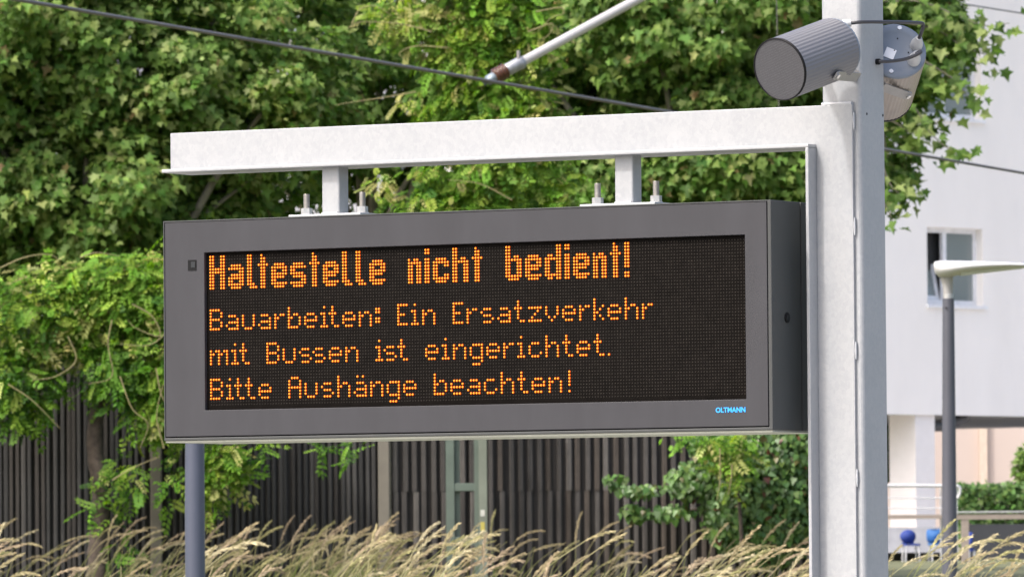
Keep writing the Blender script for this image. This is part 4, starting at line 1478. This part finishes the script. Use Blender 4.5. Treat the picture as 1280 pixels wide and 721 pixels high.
STRAW = np.array([(.50, .43, .25), (.58, .51, .33), (.46, .38, .23), (.48, .38, .26), (.42, .39, .19)])
GREEN = np.array([(.13, .20, .045), (.20, .24, .065), (.26, .26, .10), (.09, .15, .035)])


def stem(x, y, zb_, h, lean, arch, head=True, shade=1.0, hl=.2):
    """stalk that rises and then bends over to the right, with a feathery seed head"""
    n = 8
    d = np.array((math.cos(lean[1]), math.sin(lean[1]), 0))
    pts = []
    for k in range(n + 1):
        t = k / n
        off_ = lean[0] * t + arch * t ** 2.3
        pts.append(np.array((x, y, zb_)) + d * off_ + np.array((0, 0, h * (t - .12 * t ** 3) / .88)))
    cg = GREEN[rng.integers(len(GREEN))] * shade
    cs_ = STRAW[rng.integers(len(STRAW))] * shade * rng.uniform(.8, 1.2)
    s = np.array((1.0, .15, 0))
    for k in range(n):
        tt = k / n
        c = cg * (1 - tt ** 3) + cs_ * tt ** 3
        seg = pts[k + 1] - pts[k]
        s = np.cross(seg, (0, -1, 0)); s /= np.linalg.norm(s) + 1e-9
        gquad(pts[k], pts[k + 1], s, .0036 - .0018 * tt, .0034 - .0018 * tt, c)
    if not head:
        return
    # seed head continues along the stalk's end, drooping
    p = pts[-1]
    v = pts[-1] - pts[-2]; v /= np.linalg.norm(v)
    m = int(hl / .0085)
    droop = rng.uniform(.002, .05)
    for k in range(m):
        t = k / m
        v = v + np.array((.012, 0, -droop)) + rng.normal(0, .012, 3)
        v /= np.linalg.norm(v)
        p2 = p + v * hl / m
        s = np.cross(v, (0, -1, 0)); s /= np.linalg.norm(s) + 1e-9
        gquad(p, p2, s, .0018, .0018, cs_)
        wdt = math.sin(math.pi * (t * .85 + .12)) ** .7
        for sg in (-1, 1):
            ln = rng.uniform(.014, .026) * (.45 + wdt)
            dd = v * .9 + s * sg * rng.uniform(.1, .42) + np.array((0, rng.normal(0, .3), -.12))
            dd /= np.linalg.norm(dd)
            ss = np.cross(dd, (rng.normal(0, .5), -1, rng.normal(0, .5))); ss /= np.linalg.norm(ss) + 1e-9
            q = p + dd * ln
            mid = p + dd * ln * .5
            cc = cs_ * rng.uniform(.75, 1.3)
            kk = len(GV)
            wq = rng.uniform(.0017, .0031)
            GV.extend([p, mid + ss * wq, q, mid - ss * wq])
            GF.append((kk, kk + 1, kk + 2)); GF.append((kk, kk + 2, kk + 3))
            GC.extend([cc] * 4)
        p = p2


def top_profile(px):
    """photo height (pixel row) that the seed heads reach along the bank"""
    K = [(-80, 650), (0, 640), (60, 655), (105, 672), (140, 700), (190, 688), (235, 690), (262, 662), (330, 650), (360, 690), (420, 676), (450, 700), (475, 655), (520, 652), (560, 648), (600, 655), (660, 652), (680, 690), (705, 660), (765, 645), (785, 690), (850, 672), (900, 662), (945, 655), (1010, 668), (1110, 668), (1150, 680), (1200, 655), (1260, 655), (1300, 655), (1400, 650)]
    for (a, ya), (b_, yb) in zip(K, K[1:]):
        if a <= px <= b_:
            return ya + (yb - ya) * (px - a) / (b_ - a)
    return 660


def dens(px):
    for a, b_, d in ((-90, 110, 1.0), (110, 180, .04), (180, 240, .4), (240, 345, .5), (345, 385, .05), (385, 445, .35), (445, 468, .05), (468, 665, 1.25), (665, 690, .25), (690, 775, 1.0), (775, 840, .35), (840, 1020, 1.0), (1020, 1105, .8), (1105, 1400, 1.25)):
        if a <= px < b_:
            return d
    return .5


cnt = 0
while cnt < 200:
    px = rng.uniform(-80, 1390)             # where the seed head ends
    if rng.random() > dens(px) / 1.3:
        continue
    Y = rng.uniform(31.5, 36.5)
    ty = top_profile(px) + 70 * rng.random() ** 1.0
    arch = rng.uniform(.06, .46)
    hl = rng.uniform(.11, .25)
    tipp = at(px, ty, Y)
    zb_ = ground_z(Y) - .03
    H = max(tipp.z - hl * (.75 - .9 * arch) - zb_, .3)
    lean = (rng.normal(.06, .12), rng.normal(0, .45))
    x = tipp.x - lean[0] - arch - hl * .6
    stem(x, Y, zb_, H, lean, arch, True, 1.0, hl)
    cnt += 1
for k in range(330):                       # blades
    px = rng.uniform(-80, 1390)
    Y = rng.uniform(31.2, 38)
    zb_ = ground_z(Y) - .03
    stem(at(px, 700, Y).x, Y, zb_, at(px, rng.uniform(706, 760), Y).z - zb_, (rng.normal(.05, .12), rng.normal(0, .6)), abs(rng.normal(.2, .12)), False, .9)
for k in range(420):                        # greener, thinner grass further back, by the fence, shade put into its colours
    px = rng.choice([rng.uniform(90, 480), rng.uniform(330, 470), rng.uniform(-60, 1000)])
    Y = rng.uniform(46, 53)
    zb_ = ground_z(Y) - .03
    stem(at(px, 700, Y).x, Y, zb_, at(px, rng.uniform(672, 722), Y).z - zb_, (rng.normal(.1, .1), rng.normal(0, .5)), abs(rng.normal(.15, .1)), rng.random() < .5, .62, .22)
me = bpy.data.meshes.new('ornamental_grass')
me.from_pydata([tuple(v) for v in GV], [], GF)
ca_ = me.color_attributes.new('Col', 'FLOAT_COLOR', 'POINT')
ca_.data.foreach_set('color', np.concatenate([np.array(GC), np.ones((len(GC), 1))], 1).astype(np.float32).ravel())
me.materials.append(M_grass)
put(bpy.data.objects.new('ornamental_grass', me), None, label='tall dry feathery grass with straw seed heads along the bank', cat='grass', kind='stuff')
